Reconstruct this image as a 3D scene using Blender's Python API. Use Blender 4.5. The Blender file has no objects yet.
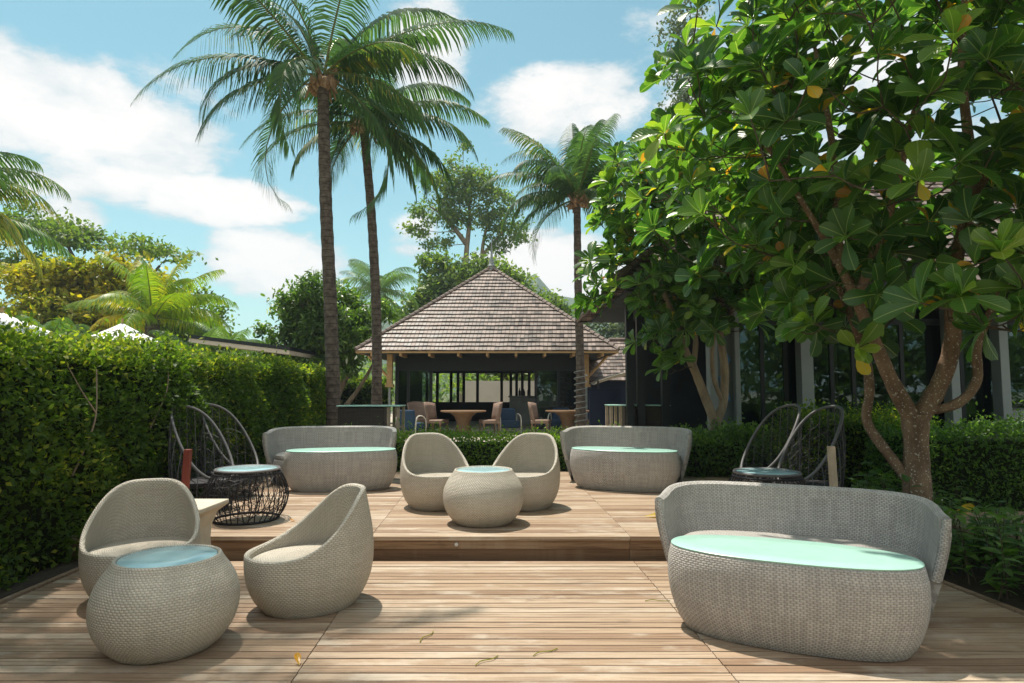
import bpy, math, random
import numpy as np
from mathutils import Vector, Matrix, noise as mnoise
R = math.radians
PI = math.pi
random.seed(7)
rng = np.random.default_rng(7)
sc = bpy.context.scene
col = sc.collection

# ------------------------------------------------------------------ camera
cd = bpy.data.cameras.new('camera'); cam = bpy.data.objects.new('camera', cd); col.objects.link(cam)
cd.sensor_width = 36.0; cd.lens = 36.0 * 640 / 1024
cam.location = (0, 0, 1.5); cam.rotation_euler = (R(90) + math.atan(49.5 / 640), 0, 0)
cd.clip_start = 0.05; cd.clip_end = 4000
sc.camera = cam

# ------------------------------------------------------------------ light
SUN_AZ = R(-36)      # from +Y towards +X
SUN_EL = R(70)
sund = Vector((math.sin(SUN_AZ) * math.cos(SUN_EL), math.cos(SUN_AZ) * math.cos(SUN_EL), math.sin(SUN_EL)))
ld = bpy.data.lights.new('sun', 'SUN'); ld.energy = 3.5; ld.angle = R(0.9); ld.color = (1.0, 0.93, 0.82)
sun = bpy.data.objects.new('sun', ld); col.objects.link(sun)
sun.rotation_euler = (-sund).to_track_quat('-Z', 'Y').to_euler(); sun.location = sund * 50

sc.view_settings.view_transform = 'Standard'; sc.view_settings.look = 'None'
sc.view_settings.gamma = 1; sc.view_settings.exposure = 0.95
sc.cycles.use_denoising = True
sc.cycles.max_bounces = 10; sc.cycles.transparent_max_bounces = 16
sc.cycles.transmission_bounces = 6; sc.cycles.glossy_bounces = 4; sc.cycles.diffuse_bounces = 4
sc.cycles.caustics_reflective = False; sc.cycles.caustics_refractive = False
sc.cycles.sample_clamp_indirect = 6


class NT:
    """small helper for node trees"""
    def __init__(s, tree): s.t = tree; s.n = tree.nodes; s.l = tree.links
    def new(s, kind, **kw):
        n = s.n.new(kind)
        for k, v in kw.items(): setattr(n, k, v)
        return n
    def put(s, sock, v):
        if isinstance(v, bpy.types.NodeSocket): s.l.new(v, sock)
        else: sock.default_value = v
    def math(s, op, a, b=0.0, c=0.0, clamp=False):
        n = s.new('ShaderNodeMath', operation=op); n.use_clamp = clamp
        s.put(n.inputs[0], a); s.put(n.inputs[1], b)
        if len(n.inputs) > 2: s.put(n.inputs[2], c)
        return n.outputs[0]
    def vmath(s, op, a, b=(0, 0, 0)):
        n = s.new('ShaderNodeVectorMath', operation=op)
        s.put(n.inputs[0], a); s.put(n.inputs[1], b)
        return n.outputs['Value'] if op in ('LENGTH', 'DOT_PRODUCT', 'DISTANCE') else n.outputs['Vector']
    def mix(s, f, a, b, blend='MIX'):
        n = s.new('ShaderNodeMix', data_type='RGBA', blend_type=blend)
        s.put(n.inputs['Factor'], f)
        ca, cb = [i for i in n.inputs if i.type == 'RGBA']
        s.put(ca, a if isinstance(a, bpy.types.NodeSocket) else (*a, 1)); s.put(cb, b if isinstance(b, bpy.types.NodeSocket) else (*b, 1))
        return [o for o in n.outputs if o.type == 'RGBA'][0]
    def ramp(s, f, stops, interp='LINEAR'):
        n = s.new('ShaderNodeValToRGB'); e = n.color_ramp.elements; n.color_ramp.interpolation = interp
        while len(e) < len(stops): e.new(0.5)
        for el, (p, c) in zip(e, stops):
            el.position = p; el.color = (*c, 1) if not isinstance(c, (int, float)) else (c, c, c, 1)
        s.put(n.inputs[0], f)
        return n.outputs[0]
    def noise(s, vec, scale, detail=4, rough=0.55, dist=0.0):
        n = s.new('ShaderNodeTexNoise'); s.put(n.inputs['Vector'], vec)
        n.inputs['Scale'].default_value = scale; n.inputs['Detail'].default_value = detail
        n.inputs['Roughness'].default_value = rough; n.inputs['Distortion'].default_value = dist
        return n.outputs['Fac']
    def mapr(s, v, a, b, c=0.0, d=1.0, smooth=True):
        n = s.new('ShaderNodeMapRange'); n.interpolation_type = 'SMOOTHSTEP' if smooth else 'LINEAR'
        for i, x in enumerate((v, a, b, c, d)): s.put(n.inputs[i], x)
        return n.outputs[0]


# ------------------------------------------------------------------ world: clear sky with fair weather clouds
world = bpy.data.worlds.new('World'); sc.world = world; world.use_nodes = True
w = NT(world.node_tree); w.n.clear()
sky = w.new('ShaderNodeTexSky', sky_type='NISHITA'); sky.sun_disc = False
sky.sun_elevation = SUN_EL; sky.sun_rotation = SUN_AZ; sky.air_density = 1.0; sky.dust_density = 0.6; sky.ozone_density = 1.0
tc = w.new('ShaderNodeTexCoord'); dirv = tc.outputs['Generated']
def cloud_dir(px, py):
    u = (px - 512) / 640; v = (341.5 - py) / 640; p = math.atan(49.5 / 640)
    return Vector((u, math.cos(p) - v * math.sin(p), math.sin(p) + v * math.cos(p))).normalized()
SKYTINT = (0.40, 0.60, 0.475)
wv = w.vmath('MULTIPLY', dirv, (1.0, 1.0, 2.2))
n1 = w.noise(wv, 4.5, 9, 0.60, 0.25)
n2 = w.noise(wv, 13.0, 9, 0.66, 0.15)
tot = None
for px, py, rx, ry, amp in [(60, 110, 0.26, 0.095, 1.0), (160, 95, .12, .06, .7), (215, 200, 0.16, 0.045, .9), (80, 175, .20, .05, .8), (74, 218, .055, .04, .9), (275, 265, .13, .065, 1.0),
                            (430, 50, .08, .10, .8), (570, 105, .17, .075, .85), (545, 275, .17, .075, 1.0), (415, 240, .06, .05, .75), (170, 140, .13, .05, .5),
                            (720, 90, .2, .14, .6), (330, 275, .16, .035, .5), (900, 120, .3, .2, .7)]:
    c = cloud_dir(px, py)
    q = w.vmath('MULTIPLY', w.vmath('SUBTRACT', dirv, tuple(c)), (1 / rx, 1 / rx, 1 / ry))
    b = w.mapr(w.vmath('LENGTH', q), 1.35, 0.25, 0.0, amp)
    tot = b if tot is None else w.math('MAXIMUM', tot, b)
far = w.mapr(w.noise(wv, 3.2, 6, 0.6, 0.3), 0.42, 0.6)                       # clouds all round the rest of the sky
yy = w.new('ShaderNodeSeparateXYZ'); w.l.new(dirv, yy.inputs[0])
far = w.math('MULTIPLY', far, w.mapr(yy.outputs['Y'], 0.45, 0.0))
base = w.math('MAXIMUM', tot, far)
den = w.math('ADD', w.math('MULTIPLY', base, 1.0), w.math('ADD', w.math('MULTIPLY', w.math('SUBTRACT', n1, 0.5), 1.5), w.math('MULTIPLY', w.math('SUBTRACT', n2, 0.5), 0.95)))
mask = w.mapr(den, 0.36, 0.74)
body = w.mapr(w.math('ADD', den, w.math('MULTIPLY', w.math('SUBTRACT', w.noise(w.vmath('ADD', wv, (0.02, 0, 0.05)), 7.0, 8, 0.62), 0.5), 1.2)), 0.40, 1.05)
skyc = w.mix(1.0, sky.outputs[0], SKYTINT, 'MULTIPLY')
hor = w.mapr(yy.outputs['Z'], 0.42, 0.0)
skyc = w.mix(w.math('MULTIPLY', hor, 0.28), skyc, (1.6, 2.4, 2.6))
cloudc = w.mix(body, (2.5, 2.75, 2.85), (3.8, 3.62, 3.5))
cloudc = w.mix(w.mapr(yy.outputs['Y'], 0.3, -0.3), cloudc, (6.8, 6.4, 5.9))     # unseen clouds behind the camera, brightened as added fill light
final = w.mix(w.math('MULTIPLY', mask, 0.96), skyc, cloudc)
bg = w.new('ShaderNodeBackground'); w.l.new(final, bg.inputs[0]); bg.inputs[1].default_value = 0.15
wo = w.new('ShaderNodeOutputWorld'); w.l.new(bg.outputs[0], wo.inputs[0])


# ------------------------------------------------------------------ materials
def mat(name):
    m = bpy.data.materials.new(name); m.use_nodes = True
    t = NT(m.node_tree); t.n.clear()
    out = t.new('ShaderNodeOutputMaterial'); b = t.new('ShaderNodeBsdfPrincipled')
    t.l.new(b.outputs[0], out.inputs[0])
    t.b = b; t.out = out; t.m = m
    return t
def setb(t, color=None, rough=None, spec=None, metal=None):
    if color is not None: t.put(t.b.inputs['Base Color'], color if isinstance(color, bpy.types.NodeSocket) else (*color, 1))
    if rough is not None: t.put(t.b.inputs['Roughness'], rough)
    if spec is not None: t.put(t.b.inputs['Specular IOR Level'], spec)
    if metal is not None: t.put(t.b.inputs['Metallic'], metal)
def bump(t, h, strength=0.5, dist=0.01):
    n = t.new('ShaderNodeBump'); n.inputs['Strength'].default_value = strength; n.inputs['Distance'].default_value = dist
    t.put(n.inputs['Height'], h); t.l.new(n.outputs[0], t.b.inputs['Normal'])
def objc(t): return t.new('ShaderNodeTexCoord').outputs['Object']
def uvc(t):
    s = t.new('ShaderNodeSeparateXYZ'); t.l.new(t.new('ShaderNodeTexCoord').outputs['UV'], s.inputs[0]); return s.outputs[0], s.outputs[1]
def attr(t, name='rnd'): return t.new('ShaderNodeAttribute', attribute_name=name).outputs['Fac']
def comb(t, x, y, z=0.0):
    n = t.new('ShaderNodeCombineXYZ'); t.put(n.inputs[0], x); t.put(n.inputs[1], y); t.put(n.inputs[2], z); return n.outputs[0]
def plain(name, c, rough=0.6, var=0.15, scale=8.0, spec=0.3, metal=0.0, bumpd=0.0):
    t = mat(name); o = objc(t); n = t.noise(o, scale, 5, 0.6)
    k = t.mapr(n, 0.25, 0.75, 1 - var, 1 + var, False)
    vm = t.new('ShaderNodeVectorMath', operation='SCALE'); vm.inputs[0].default_value = c; t.put(vm.inputs['Scale'], k)
    setb(t, vm.outputs[0], rough, spec, metal)
    if bumpd: bump(t, t.noise(o, scale * 4, 4, 0.6), 0.5, bumpd)
    return t.m

def wicker(name, c0, c1, row=0.015, rib=0.016, streak=0.0, rough=0.55, cols=0.0):
    t = mat(name); u, v = uvc(t)
    wp = t.math('SUBTRACT', t.noise(objc(t), 9.0, 3, 0.5), 0.5); wq = t.math('SUBTRACT', t.noise(objc(t), 31.0, 2, 0.5), 0.5)
    u = t.math('ADD', u, t.math('MULTIPLY_ADD', wp, 0.016, t.math('MULTIPLY', wq, 0.006))); v = t.math('ADD', v, t.math('MULTIPLY_ADD', wp, -0.014, t.math('MULTIPLY', wq, 0.007)))
    a = t.math('DIVIDE', v, row); b = t.math('DIVIDE', u, rib)
    k = t.math('FLOOR', a)
    fa = t.math('ABSOLUTE', t.math('SINE', t.math('MULTIPLY', a, PI)))
    over = t.math('COSINE', t.math('MULTIPLY', t.math('ADD', b, k), PI))
    h = t.math('MULTIPLY', t.math('POWER', fa, 0.6), t.math('MULTIPLY_ADD', over, 0.42, 0.58))
    if cols: h = t.math('MULTIPLY', h, t.math('MULTIPLY_ADD', t.math('POWER', t.math('ABSOLUTE', t.math('SINE', t.math('MULTIPLY', b, PI))), 0.5), cols, 1.0 - cols))
    wn = t.new('ShaderNodeTexWhiteNoise', noise_dimensions='2D')
    t.l.new(comb(t, t.math('FLOOR', t.math('DIVIDE', b, 9.0)), k), wn.inputs['Vector'])
    wn2 = t.new('ShaderNodeTexWhiteNoise', noise_dimensions='2D')
    t.l.new(comb(t, t.math('FLOOR', b), t.math('FLOOR', t.math('DIVIDE', a, 14.0))), wn2.inputs['Vector'])
    blot = t.noise(objc(t), 3.5, 4, 0.6)
    f = t.math('ADD', t.math('MULTIPLY', wn.outputs[0], 0.26), t.math('ADD', t.math('MULTIPLY', wn2.outputs[0], 0.16 + streak), t.math('MULTIPLY_ADD', blot, 0.26, 0.16)))
    gap = t.mapr(h, 0.02, 0.40)
    c = t.mix(f, c0, c1)
    c = t.mix(t.math('MULTIPLY', t.math('SUBTRACT', 1.0, gap), 0.55), c, tuple(x * 0.30 for x in c0))  # gap colour plus a little ambient shade painted between the strands
    setb(t, c, rough, 0.3)
    bump(t, h, 0.9, 0.006)
    return t.m

def leafm(name, stops, rough=0.4, trans=0.35, tcol=(0.35, 0.55, 0.05), veins=False, spec=0.4, noise_v=0.25):
    t = mat(name); r = attr(t)
    c = t.ramp(r, stops)
    o = objc(t)
    c = t.mix(t.math('MULTIPLY', t.noise(o, 1.3, 3, 0.5), noise_v), c, tuple(x * 0.5 for x in stops[len(stops) // 2][1]))
    if veins:
        u, v = uvc(t)
        e = t.math('ABSOLUTE', t.math('SUBTRACT', u, 0.5))
        mid = t.mapr(e, 0.035, 0.015)
        c = t.mix(t.math('MULTIPLY', mid, 0.65), c, (0.30, 0.36, 0.14))
        sv = t.math('SINE', t.math('MULTIPLY', t.math('SUBTRACT', v, t.math('MULTIPLY', e, 0.7)), 58.0))
        bump(t, sv, 0.35, 0.004)
    setb(t, c, rough, spec)
    tr = t.new('ShaderNodeBsdfTranslucent')
    tc_ = t.mix(1.0, c, tuple(x * 3.2 for x in (0.9, 1.0, 0.35)), 'MULTIPLY')
    t.l.new(tc_, tr.inputs[0])
    mx = t.new('ShaderNodeMixShader'); mx.inputs[0].default_value = trans
    t.l.new(t.b.outputs[0], mx.inputs[1]); t.l.new(tr.outputs[0], mx.inputs[2]); t.l.new(mx.outputs[0], t.out.inputs[0])
    return t.m

M = {}
M['wicker'] = wicker('beige_wicker', (0.41, 0.36, 0.285), (0.65, 0.595, 0.50), row=0.0135, rib=0.0135)
M['greywicker'] = wicker('grey_wicker', (0.30, 0.28, 0.255), (0.57, 0.54, 0.50), row=0.013, rib=0.017, streak=0.18, cols=0.75)
M['darkwicker'] = wicker('dark_wicker', (0.03, 0.022, 0.018), (0.075, 0.06, 0.05), row=0.02, rib=0.03)
M['brownwicker'] = wicker('brown_wicker', (0.20, 0.13, 0.10), (0.36, 0.25, 0.19), row=0.025, rib=0.035)
def glassm(name, c, rough):
    t = mat(name); n = t.noise(objc(t), 6.0, 6, 0.65)
    cc = t.mix(t.mapr(n, 0.35, 0.75), c, tuple(x * 0.86 + 0.02 for x in c))
    setb(t, cc, rough, 0.5)
    return t.m
M['mint'] = glassm('mint_glass', (0.37, 0.62, 0.52), 0.25)
M['pale'] = glassm('sky_tinted_glass', (0.36, 0.55, 0.58), 0.14)  # same glass as the mint tops, sky reflection tinted into its colour
M['rope'] = plain('black_rattan', (0.022, 0.020, 0.022), 0.6, 0.4, 30)
M['tube'] = plain('grey_tube', (0.12, 0.115, 0.115), 0.5, 0.2, 20)
M['redpost'] = plain('red_brown_timber', (0.17, 0.035, 0.022), 0.55, 0.25, 12)
M['greypost'] = plain('weathered_timber', (0.36, 0.28, 0.20), 0.7, 0.25, 12)
M['plinth'] = plain('cream_stone', (0.54, 0.48, 0.38), 0.75, 0.15, 6, bumpd=0.002)
M['glassdark'] = None
def window_glass():
    t = mat('tinted_window_glass'); t.n.remove(t.b)
    fr = t.new('ShaderNodeFresnel'); fr.inputs[0].default_value = 1.5
    g = t.new('ShaderNodeBsdfGlossy'); g.inputs['Roughness'].default_value = 0.015; g.inputs[0].default_value = (0.75, 0.95, 1.0, 1)
    tr = t.new('ShaderNodeBsdfTransparent'); tr.inputs[0].default_value = (0.42, 0.50, 0.52, 1)
    mx = t.new('ShaderNodeMixShader'); t.put(mx.inputs[0], t.math('MULTIPLY_ADD', fr.outputs[0], 0.9, 0.02))
    t.l.new(tr.outputs[0], mx.inputs[1]); t.l.new(g.outputs[0], mx.inputs[2]); t.l.new(mx.outputs[0], t.out.inputs[0])
    return t.m
M['glass'] = window_glass()
M['darkframe'] = plain('dark_metal_frame', (0.014, 0.018, 0.020), 0.45, 0.2, 5)
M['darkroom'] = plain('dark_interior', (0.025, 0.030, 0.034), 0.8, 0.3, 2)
M['navy'] = plain('navy_wall', (0.010, 0.018, 0.045), 0.7, 0.2, 2)
M['greycol'] = plain('grey_column_paint', (0.26, 0.28, 0.275), 0.6, 0.1, 3)
M['panel'] = plain('pale_grey_panel', (0.17, 0.20, 0.215), 0.6, 0.12, 1.5)
M['honeywood'] = plain('honey_timber', (0.42, 0.27, 0.13), 0.6, 0.2, 9)
M['tablewood'] = plain('brown_table_timber', (0.20, 0.12, 0.065), 0.5, 0.2, 9)
M['bluefab'] = plain('blue_cushion_cloth', (0.022, 0.05, 0.095), 0.85, 0.15, 9)
M['white'] = plain('white_canvas', (0.68, 0.68, 0.66), 0.8, 0.05, 3)
M['awning'] = plain('beige_awning_canvas', (0.52, 0.46, 0.38), 0.8, 0.1, 2)
M['paving'] = plain('sandy_paving', (0.42, 0.37, 0.30), 0.85, 0.15, 3, bumpd=0.004)
M['soil'] = plain('dark_garden_soil', (0.055, 0.042, 0.030), 0.95, 0.4, 9, bumpd=0.02)
M['stonebar'] = plain('pale_stone', (0.33, 0.33, 0.31), 0.7, 0.2, 5)
M['palewall'] = plain('pale_plaster', (0.55, 0.52, 0.45), 0.8, 0.08, 2)
M['stepmetal'] = plain('brushed_metal', (0.55, 0.53, 0.5), 0.35, 0.1, 9)
M['hillgreen'] = plain('forested_hill', (0.045, 0.085, 0.035), 0.9, 0.5, 0.12)
M['bluepaint'] = plain('blue_mural_paint', (0.10, 0.25, 0.50), 0.6, 0.25, 4)

def deckm(name, dark=1.0):
    t = mat(name); r = attr(t); o = objc(t)
    s = t.new('ShaderNodeSeparateXYZ'); t.l.new(o, s.inputs[0])
    off = t.math('MULTIPLY', r, 37.0)
    g = t.noise(comb(t, t.math('MULTIPLY', t.math('ADD', s.outputs[0], off), 1.6), t.math('MULTIPLY_ADD', s.outputs[1], 55.0, off), t.math('MULTIPLY', s.outputs[2], 55.0)), 1.0, 5, 0.65, 0.6)
    blot = t.noise(comb(t, t.math('ADD', s.outputs[0], off), t.math('MULTIPLY', s.outputs[1], 2.0), off), 1.6, 5, 0.65)
    wear = t.noise(o, 0.55, 5, 0.6)
    c = t.ramp(r, [(0.0, (0.25, 0.165, 0.11)), (0.3, (0.345, 0.245, 0.17)), (0.6, (0.43, 0.33, 0.245)), (0.85, (0.37, 0.27, 0.19)), (1.0, (0.49, 0.41, 0.33))])
    c = t.mix(t.mapr(g, 0.45, 0.66, 0, 0.75), c, (0.15, 0.095, 0.06))
    c = t.mix(t.mapr(blot, 0.50, 0.70, 0, 0.65), c, (0.50, 0.44, 0.37))
    c = t.mix(t.mapr(wear, 0.52, 0.70, 0, 0.5), c, (0.24, 0.165, 0.115))
    stain = t.noise(o, 3.3, 3, 0.5)
    c = t.mix(t.mapr(stain, 0.66, 0.76, 0, 0.45), c, (0.13, 0.09, 0.065))
    c = t.mix(1.0, c, (0.96, 0.935, 0.885), 'MULTIPLY')
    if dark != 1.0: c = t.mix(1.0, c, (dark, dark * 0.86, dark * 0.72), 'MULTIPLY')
    setb(t, c, t.mapr(g, 0.3, 0.7, 0.48, 0.72), 0.3)
    bump(t, g, 0.45, 0.003)
    return t.m
M['deck'] = deckm('weathered_deck_timber')
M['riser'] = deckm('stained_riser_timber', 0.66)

def barkm(name, c0, c1, rings=0.0, patch=None, scale=9.0):
    t = mat(name); o = objc(t)
    n = t.noise(t.vmath('MULTIPLY', o, (1, 1, 0.35 if not rings else 1)), scale, 6, 0.65)
    c = t.mix(t.mapr(n, 0.3, 0.7), c0, c1)
    h = n
    if rings:
        s = t.new('ShaderNodeSeparateXYZ'); t.l.new(o, s.inputs[0])
        z = t.math('MULTIPLY_ADD', t.noise(o, 2.5, 3), 0.10, s.outputs[2])
        rg = t.math('FRACT', t.math('MULTIPLY', z, rings))
        c = t.mix(t.mapr(rg, 0.16, 0.0), c, tuple(x * 0.45 for x in c0))
        h = t.math('ADD', t.math('MULTIPLY', rg, 0.7), n)
    if patch:
        p = t.noise(o, 46.0, 3, 0.6)
        c = t.mix(t.mapr(p, 0.60, 0.66), c, patch)
    setb(t, c, 0.85, 0.2); bump(t, h, 0.7, 0.02)
    return t.m
M['palmbark'] = barkm('palm_bark', (0.055, 0.042, 0.034), (0.165, 0.130, 0.105), rings=7.0)
M['almondbark'] = barkm('speckled_bark', (0.12, 0.075, 0.048), (0.25, 0.165, 0.105), patch=(0.50, 0.46, 0.38))
M['smoothbark'] = barkm('smooth_bark', (0.17, 0.125, 0.085), (0.34, 0.265, 0.185), scale=5)
M['darkbark'] = barkm('dark_bark', (0.045, 0.035, 0.026), (0.11, 0.085, 0.06))
M['husk'] = barkm('palm_fibre', (0.20, 0.12, 0.07), (0.42, 0.28, 0.17), scale=20)
M['leaf_almond'] = leafm('almond_leaf', [(0.0, (0.018, 0.056, 0.015)), (0.42, (0.038, 0.100, 0.021)), (0.78, (0.086, 0.165, 0.027)), (0.915, (0.17, 0.24, 0.03)), (0.93, (0.42, 0.34, 0.03)), (0.97, (0.55, 0.24, 0.02)), (1.0, (0.30, 0.12, 0.03))], 0.28, 0.38, veins=True, spec=0.5, noise_v=0.12)
M['leaf_hedge'] = leafm('hedge_leaf', [(0.0, (0.032, 0.060, 0.014)), (0.5, (0.060, 0.108, 0.019)), (0.85, (0.115, 0.172, 0.026)), (1.0, (0.27, 0.28, 0.036))], 0.55, 0.38, spec=0.18)
M['leaf_box'] = leafm('low_hedge_leaf', [(0.0, (0.042, 0.0862, 0.0153)), (0.5, (0.07, 0.138, 0.0204)), (1.0, (0.168, 0.253, 0.0298))], 0.52, 0.36, spec=0.22)
M['leaf_dark'] = leafm('glossy_shrub_leaf', [(0.0, (0.042, 0.088, 0.022)), (0.6, (0.075, 0.150, 0.032)), (1.0, (0.15, 0.24, 0.05))], 0.42, 0.34, spec=0.3)
M['frond'] = leafm('coconut_frond', [(0.0, (0.030, 0.072, 0.042)), (0.6, (0.056, 0.112, 0.052)), (0.9, (0.10, 0.16, 0.05)), (1.0, (0.30, 0.24, 0.06))], 0.5, 0.30, spec=0.25)
M['frond_yellow'] = leafm('golden_frond', [(0.0, (0.09, 0.168, 0.0198)), (0.6, (0.192, 0.264, 0.0198)), (1.0, (0.456, 0.324, 0.018))], 0.45, 0.34)
M['frond_pale'] = leafm('pale_frond', [(0.0, (0.055, 0.11, 0.045)), (1.0, (0.14, 0.21, 0.075))], 0.45, 0.3)
M['leaf_yellow'] = leafm('golden_leaf', [(0.0, (0.0875, 0.1375, 0.0162)), (0.5, (0.25, 0.2375, 0.018)), (1.0, (0.525, 0.375, 0.018))], 0.5, 0.3)
M['leaf_far'] = leafm('far_leaf', [(0.0, (0.055, 0.105, 0.026)), (0.6, (0.11, 0.165, 0.036)), (1.0, (0.20, 0.23, 0.05))], 0.55, 0.34)
M['leaf_frangi'] = leafm('frangipani_leaf', [(0.0, (0.0416, 0.0858, 0.0162)), (0.6, (0.072, 0.1365, 0.0234)), (0.97, (0.16, 0.234, 0.036)), (0.985, (0.7, 0.68, 0.6)), (1.0, (0.75, 0.72, 0.62))], 0.38, 0.3)
M['leaf_grey'] = leafm('casuarina_needles', [(0.0, (0.055, 0.080, 0.052)), (1.0, (0.12, 0.15, 0.095))], 0.6, 0.25)
M['grass'] = None

def roofm(name, c_dark, c_mid, c_pale):
    t = mat(name); u, v = uvc(t)
    row = t.math('FLOOR', v)
    shift = t.math('FRACT', t.math('MULTIPLY', row, 0.617))
    uu = t.math('ADD', t.math('DIVIDE', u, 0.13), t.math('MULTIPLY', shift, 3.0))
    wn = t.new('ShaderNodeTexWhiteNoise', noise_dimensions='2D'); t.l.new(comb(t, t.math('FLOOR', uu), row), wn.inputs['Vector'])
    c = t.ramp(wn.outputs[0], [(0.0, c_dark), (0.5, c_mid), (1.0, c_pale)])
    n = t.noise(objc(t), 1.1, 5, 0.65)
    c = t.mix(t.mapr(n, 0.45, 0.75, 0, 0.55), c, c_pale)
    e = t.math('FRACT', uu); side = t.mapr(t.math('MINIMUM', e, t.math('SUBTRACT', 1.0, e)), 0.0, 0.07)
    c = t.mix(t.math('MULTIPLY', t.math('SUBTRACT', 1.0, side), 0.6), c, tuple(x * 0.4 for x in c_dark))
    setb(t, c, t.math('MULTIPLY_ADD', wn.outputs[0], 0.22, 0.40), 0.5)
    bump(t, t.math('ADD', t.math('MULTIPLY', wn.outputs[0], 0.6), side), 0.7, 0.012)
    return t.m
M['shingle'] = roofm('weathered_wood_shingle', (0.040, 0.025, 0.018), (0.115, 0.078, 0.058), (0.26, 0.195, 0.165))


# ------------------------------------------------------------------ mesh helpers
class MB:
    """collects shapes and links them as ONE mesh object"""
    def __init__(s): s.v = []; s.f = []; s.uv = []; s.r = []
    def face(s, idx, uv=None, r=0.5):
        s.f.append(tuple(idx)); s.uv.append(uv); s.r.append(r)
    def grid(s, P, UV=None, closed_u=False, closed_v=False, r=0.5):
        nu, nv = len(P), len(P[0]); b = len(s.v)
        for row in P: s.v.extend(tuple(p) for p in row)
        for i in range(nu if closed_u else nu - 1):
            for j in range(nv if closed_v else nv - 1):
                i2, j2 = (i + 1) % nu, (j + 1) % nv
                uv = None
                if UV is not None: uv = (UV[i][j], UV[i + 1][j], UV[i + 1][j + 1], UV[i][j + 1])
                s.face((b + i * nv + j, b + i2 * nv + j, b + i2 * nv + j2, b + i * nv + j2), uv, r)
        return b
    def box(s, x0, x1, y0, y1, z0, z1, r=0.5, top=None, M4=None):
        b = len(s.v)
        t = top or (x0, x1, y0, y1)
        vs = [(x0, y0, z0), (x1, y0, z0), (x1, y1, z0), (x0, y1, z0), (t[0], t[2], z1), (t[1], t[2], z1), (t[1], t[3], z1), (t[0], t[3], z1)]
        if M4 is not None: vs = [tuple(M4 @ Vector(q)) for q in vs]
        s.v.extend(vs)
        for f in ((0, 3, 2, 1), (4, 5, 6, 7), (0, 1, 5, 4), (1, 2, 6, 5), (2, 3, 7, 6), (3, 0, 4, 7)):
            s.face([b + k for k in f], [(vs[k][0] + vs[k][1], vs[k][2]) for k in f], r)
    def tube(s, pts, rad, n=8, closed=False, cap=True, r=0.5):
        pts = [Vector(p) for p in pts]; m = len(pts)
        if not hasattr(rad, '__len__'): rad = [rad] * m
        rows = []; up = None; L = 0; UV = []
        for i, p in enumerate(pts):
            a = pts[(i - 1) % m] if (closed or i > 0) else p
            c = pts[(i + 1) % m] if (closed or i < m - 1) else p
            t = (c - a).normalized() if (c - a).length > 1e-9 else Vector((0, 0, 1))
            if up is None:
                up = Vector((0, 0, 1)) if abs(t.z) < 0.9 else Vector((1, 0, 0))
            x = t.cross(up)
            if x.length < 1e-6: x = t.cross(Vector((0.3, 1, 0.2)))
            x.normalize(); y = x.cross(t).normalized(); up = y
            if i: L += (p - pts[i - 1]).length
            rows.append([p + (x * math.cos(k * 2 * PI / n) + y * math.sin(k * 2 * PI / n)) * rad[i] for k in range(n)])
            UV.append([(k * rad[0] * 2 * PI / n, L) for k in range(n + 1)])
        UV.append(UV[-1])
        b = s.grid(rows, UV, closed_u=closed, closed_v=True, r=r)
        if cap and not closed:
            s.face([b + k for k in range(n)][::-1], None, r); s.face([b + (m - 1) * n + k for k in range(n)], None, r)
    def lathe(s, prof, n=48, r=0.5, center=(0, 0, 0), capb=False, capt=False):
        P = [[(center[0] + p[0] * math.cos(i * 2 * PI / n), center[1] + p[0] * math.sin(i * 2 * PI / n), center[2] + p[1]) for p in prof] for i in range(n)]
        L = [0]
        for a, c in zip(prof, prof[1:]): L.append(L[-1] + math.hypot(a[0] - c[0], a[1] - c[1]))
        rm = max(p[0] for p in prof)
        UV = [[(rm * i * 2 * PI / n, L[j]) for j in range(len(prof))] for i in range(n + 1)]
        b = s.grid(P, UV, closed_u=True, r=r); k = len(prof)
        if capb: s.face([b + i * k for i in range(n)][::-1], None, r)
        if capt: s.face([b + i * k + k - 1 for i in range(n)], [(P[i][-1][0], P[i][-1][1]) for i in range(n)], r)
    def build(s, name, m, parent=None, smooth=True, loc=None, bevel=0.0):
        me = bpy.data.meshes.new(name); me.from_pydata(s.v, [], s.f); 
        ul = me.uv_layers.new(name='UVMap'); k = 0
        buf = np.zeros((len(me.loops), 2), dtype=np.float32)
        for f, uv in zip(s.f, s.uv):
            if uv is not None: buf[k:k + len(f)] = uv
            k += len(f)
        ul.data.foreach_set('uv', buf.ravel())
        at = me.attributes.new('rnd', 'FLOAT', 'FACE'); at.data.foreach_set('value', np.array(s.r, dtype=np.float32))
        if smooth: me.polygons.foreach_set('use_smooth', [True] * len(me.polygons))
        me.materials.append(m)
        o = bpy.data.objects.new(name, me); col.objects.link(o)
        if parent: o.parent = parent
        if loc: o.location = loc
        if bevel:
            md = o.modifiers.new('bevel', 'BEVEL'); md.width = bevel; md.segments = 2; md.limit_method = 'ANGLE'; md.angle_limit = R(40)
        if smooth:
            try: me.set_sharp_from_angle(angle=R(50))
            except Exception: pass
        return o

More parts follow.
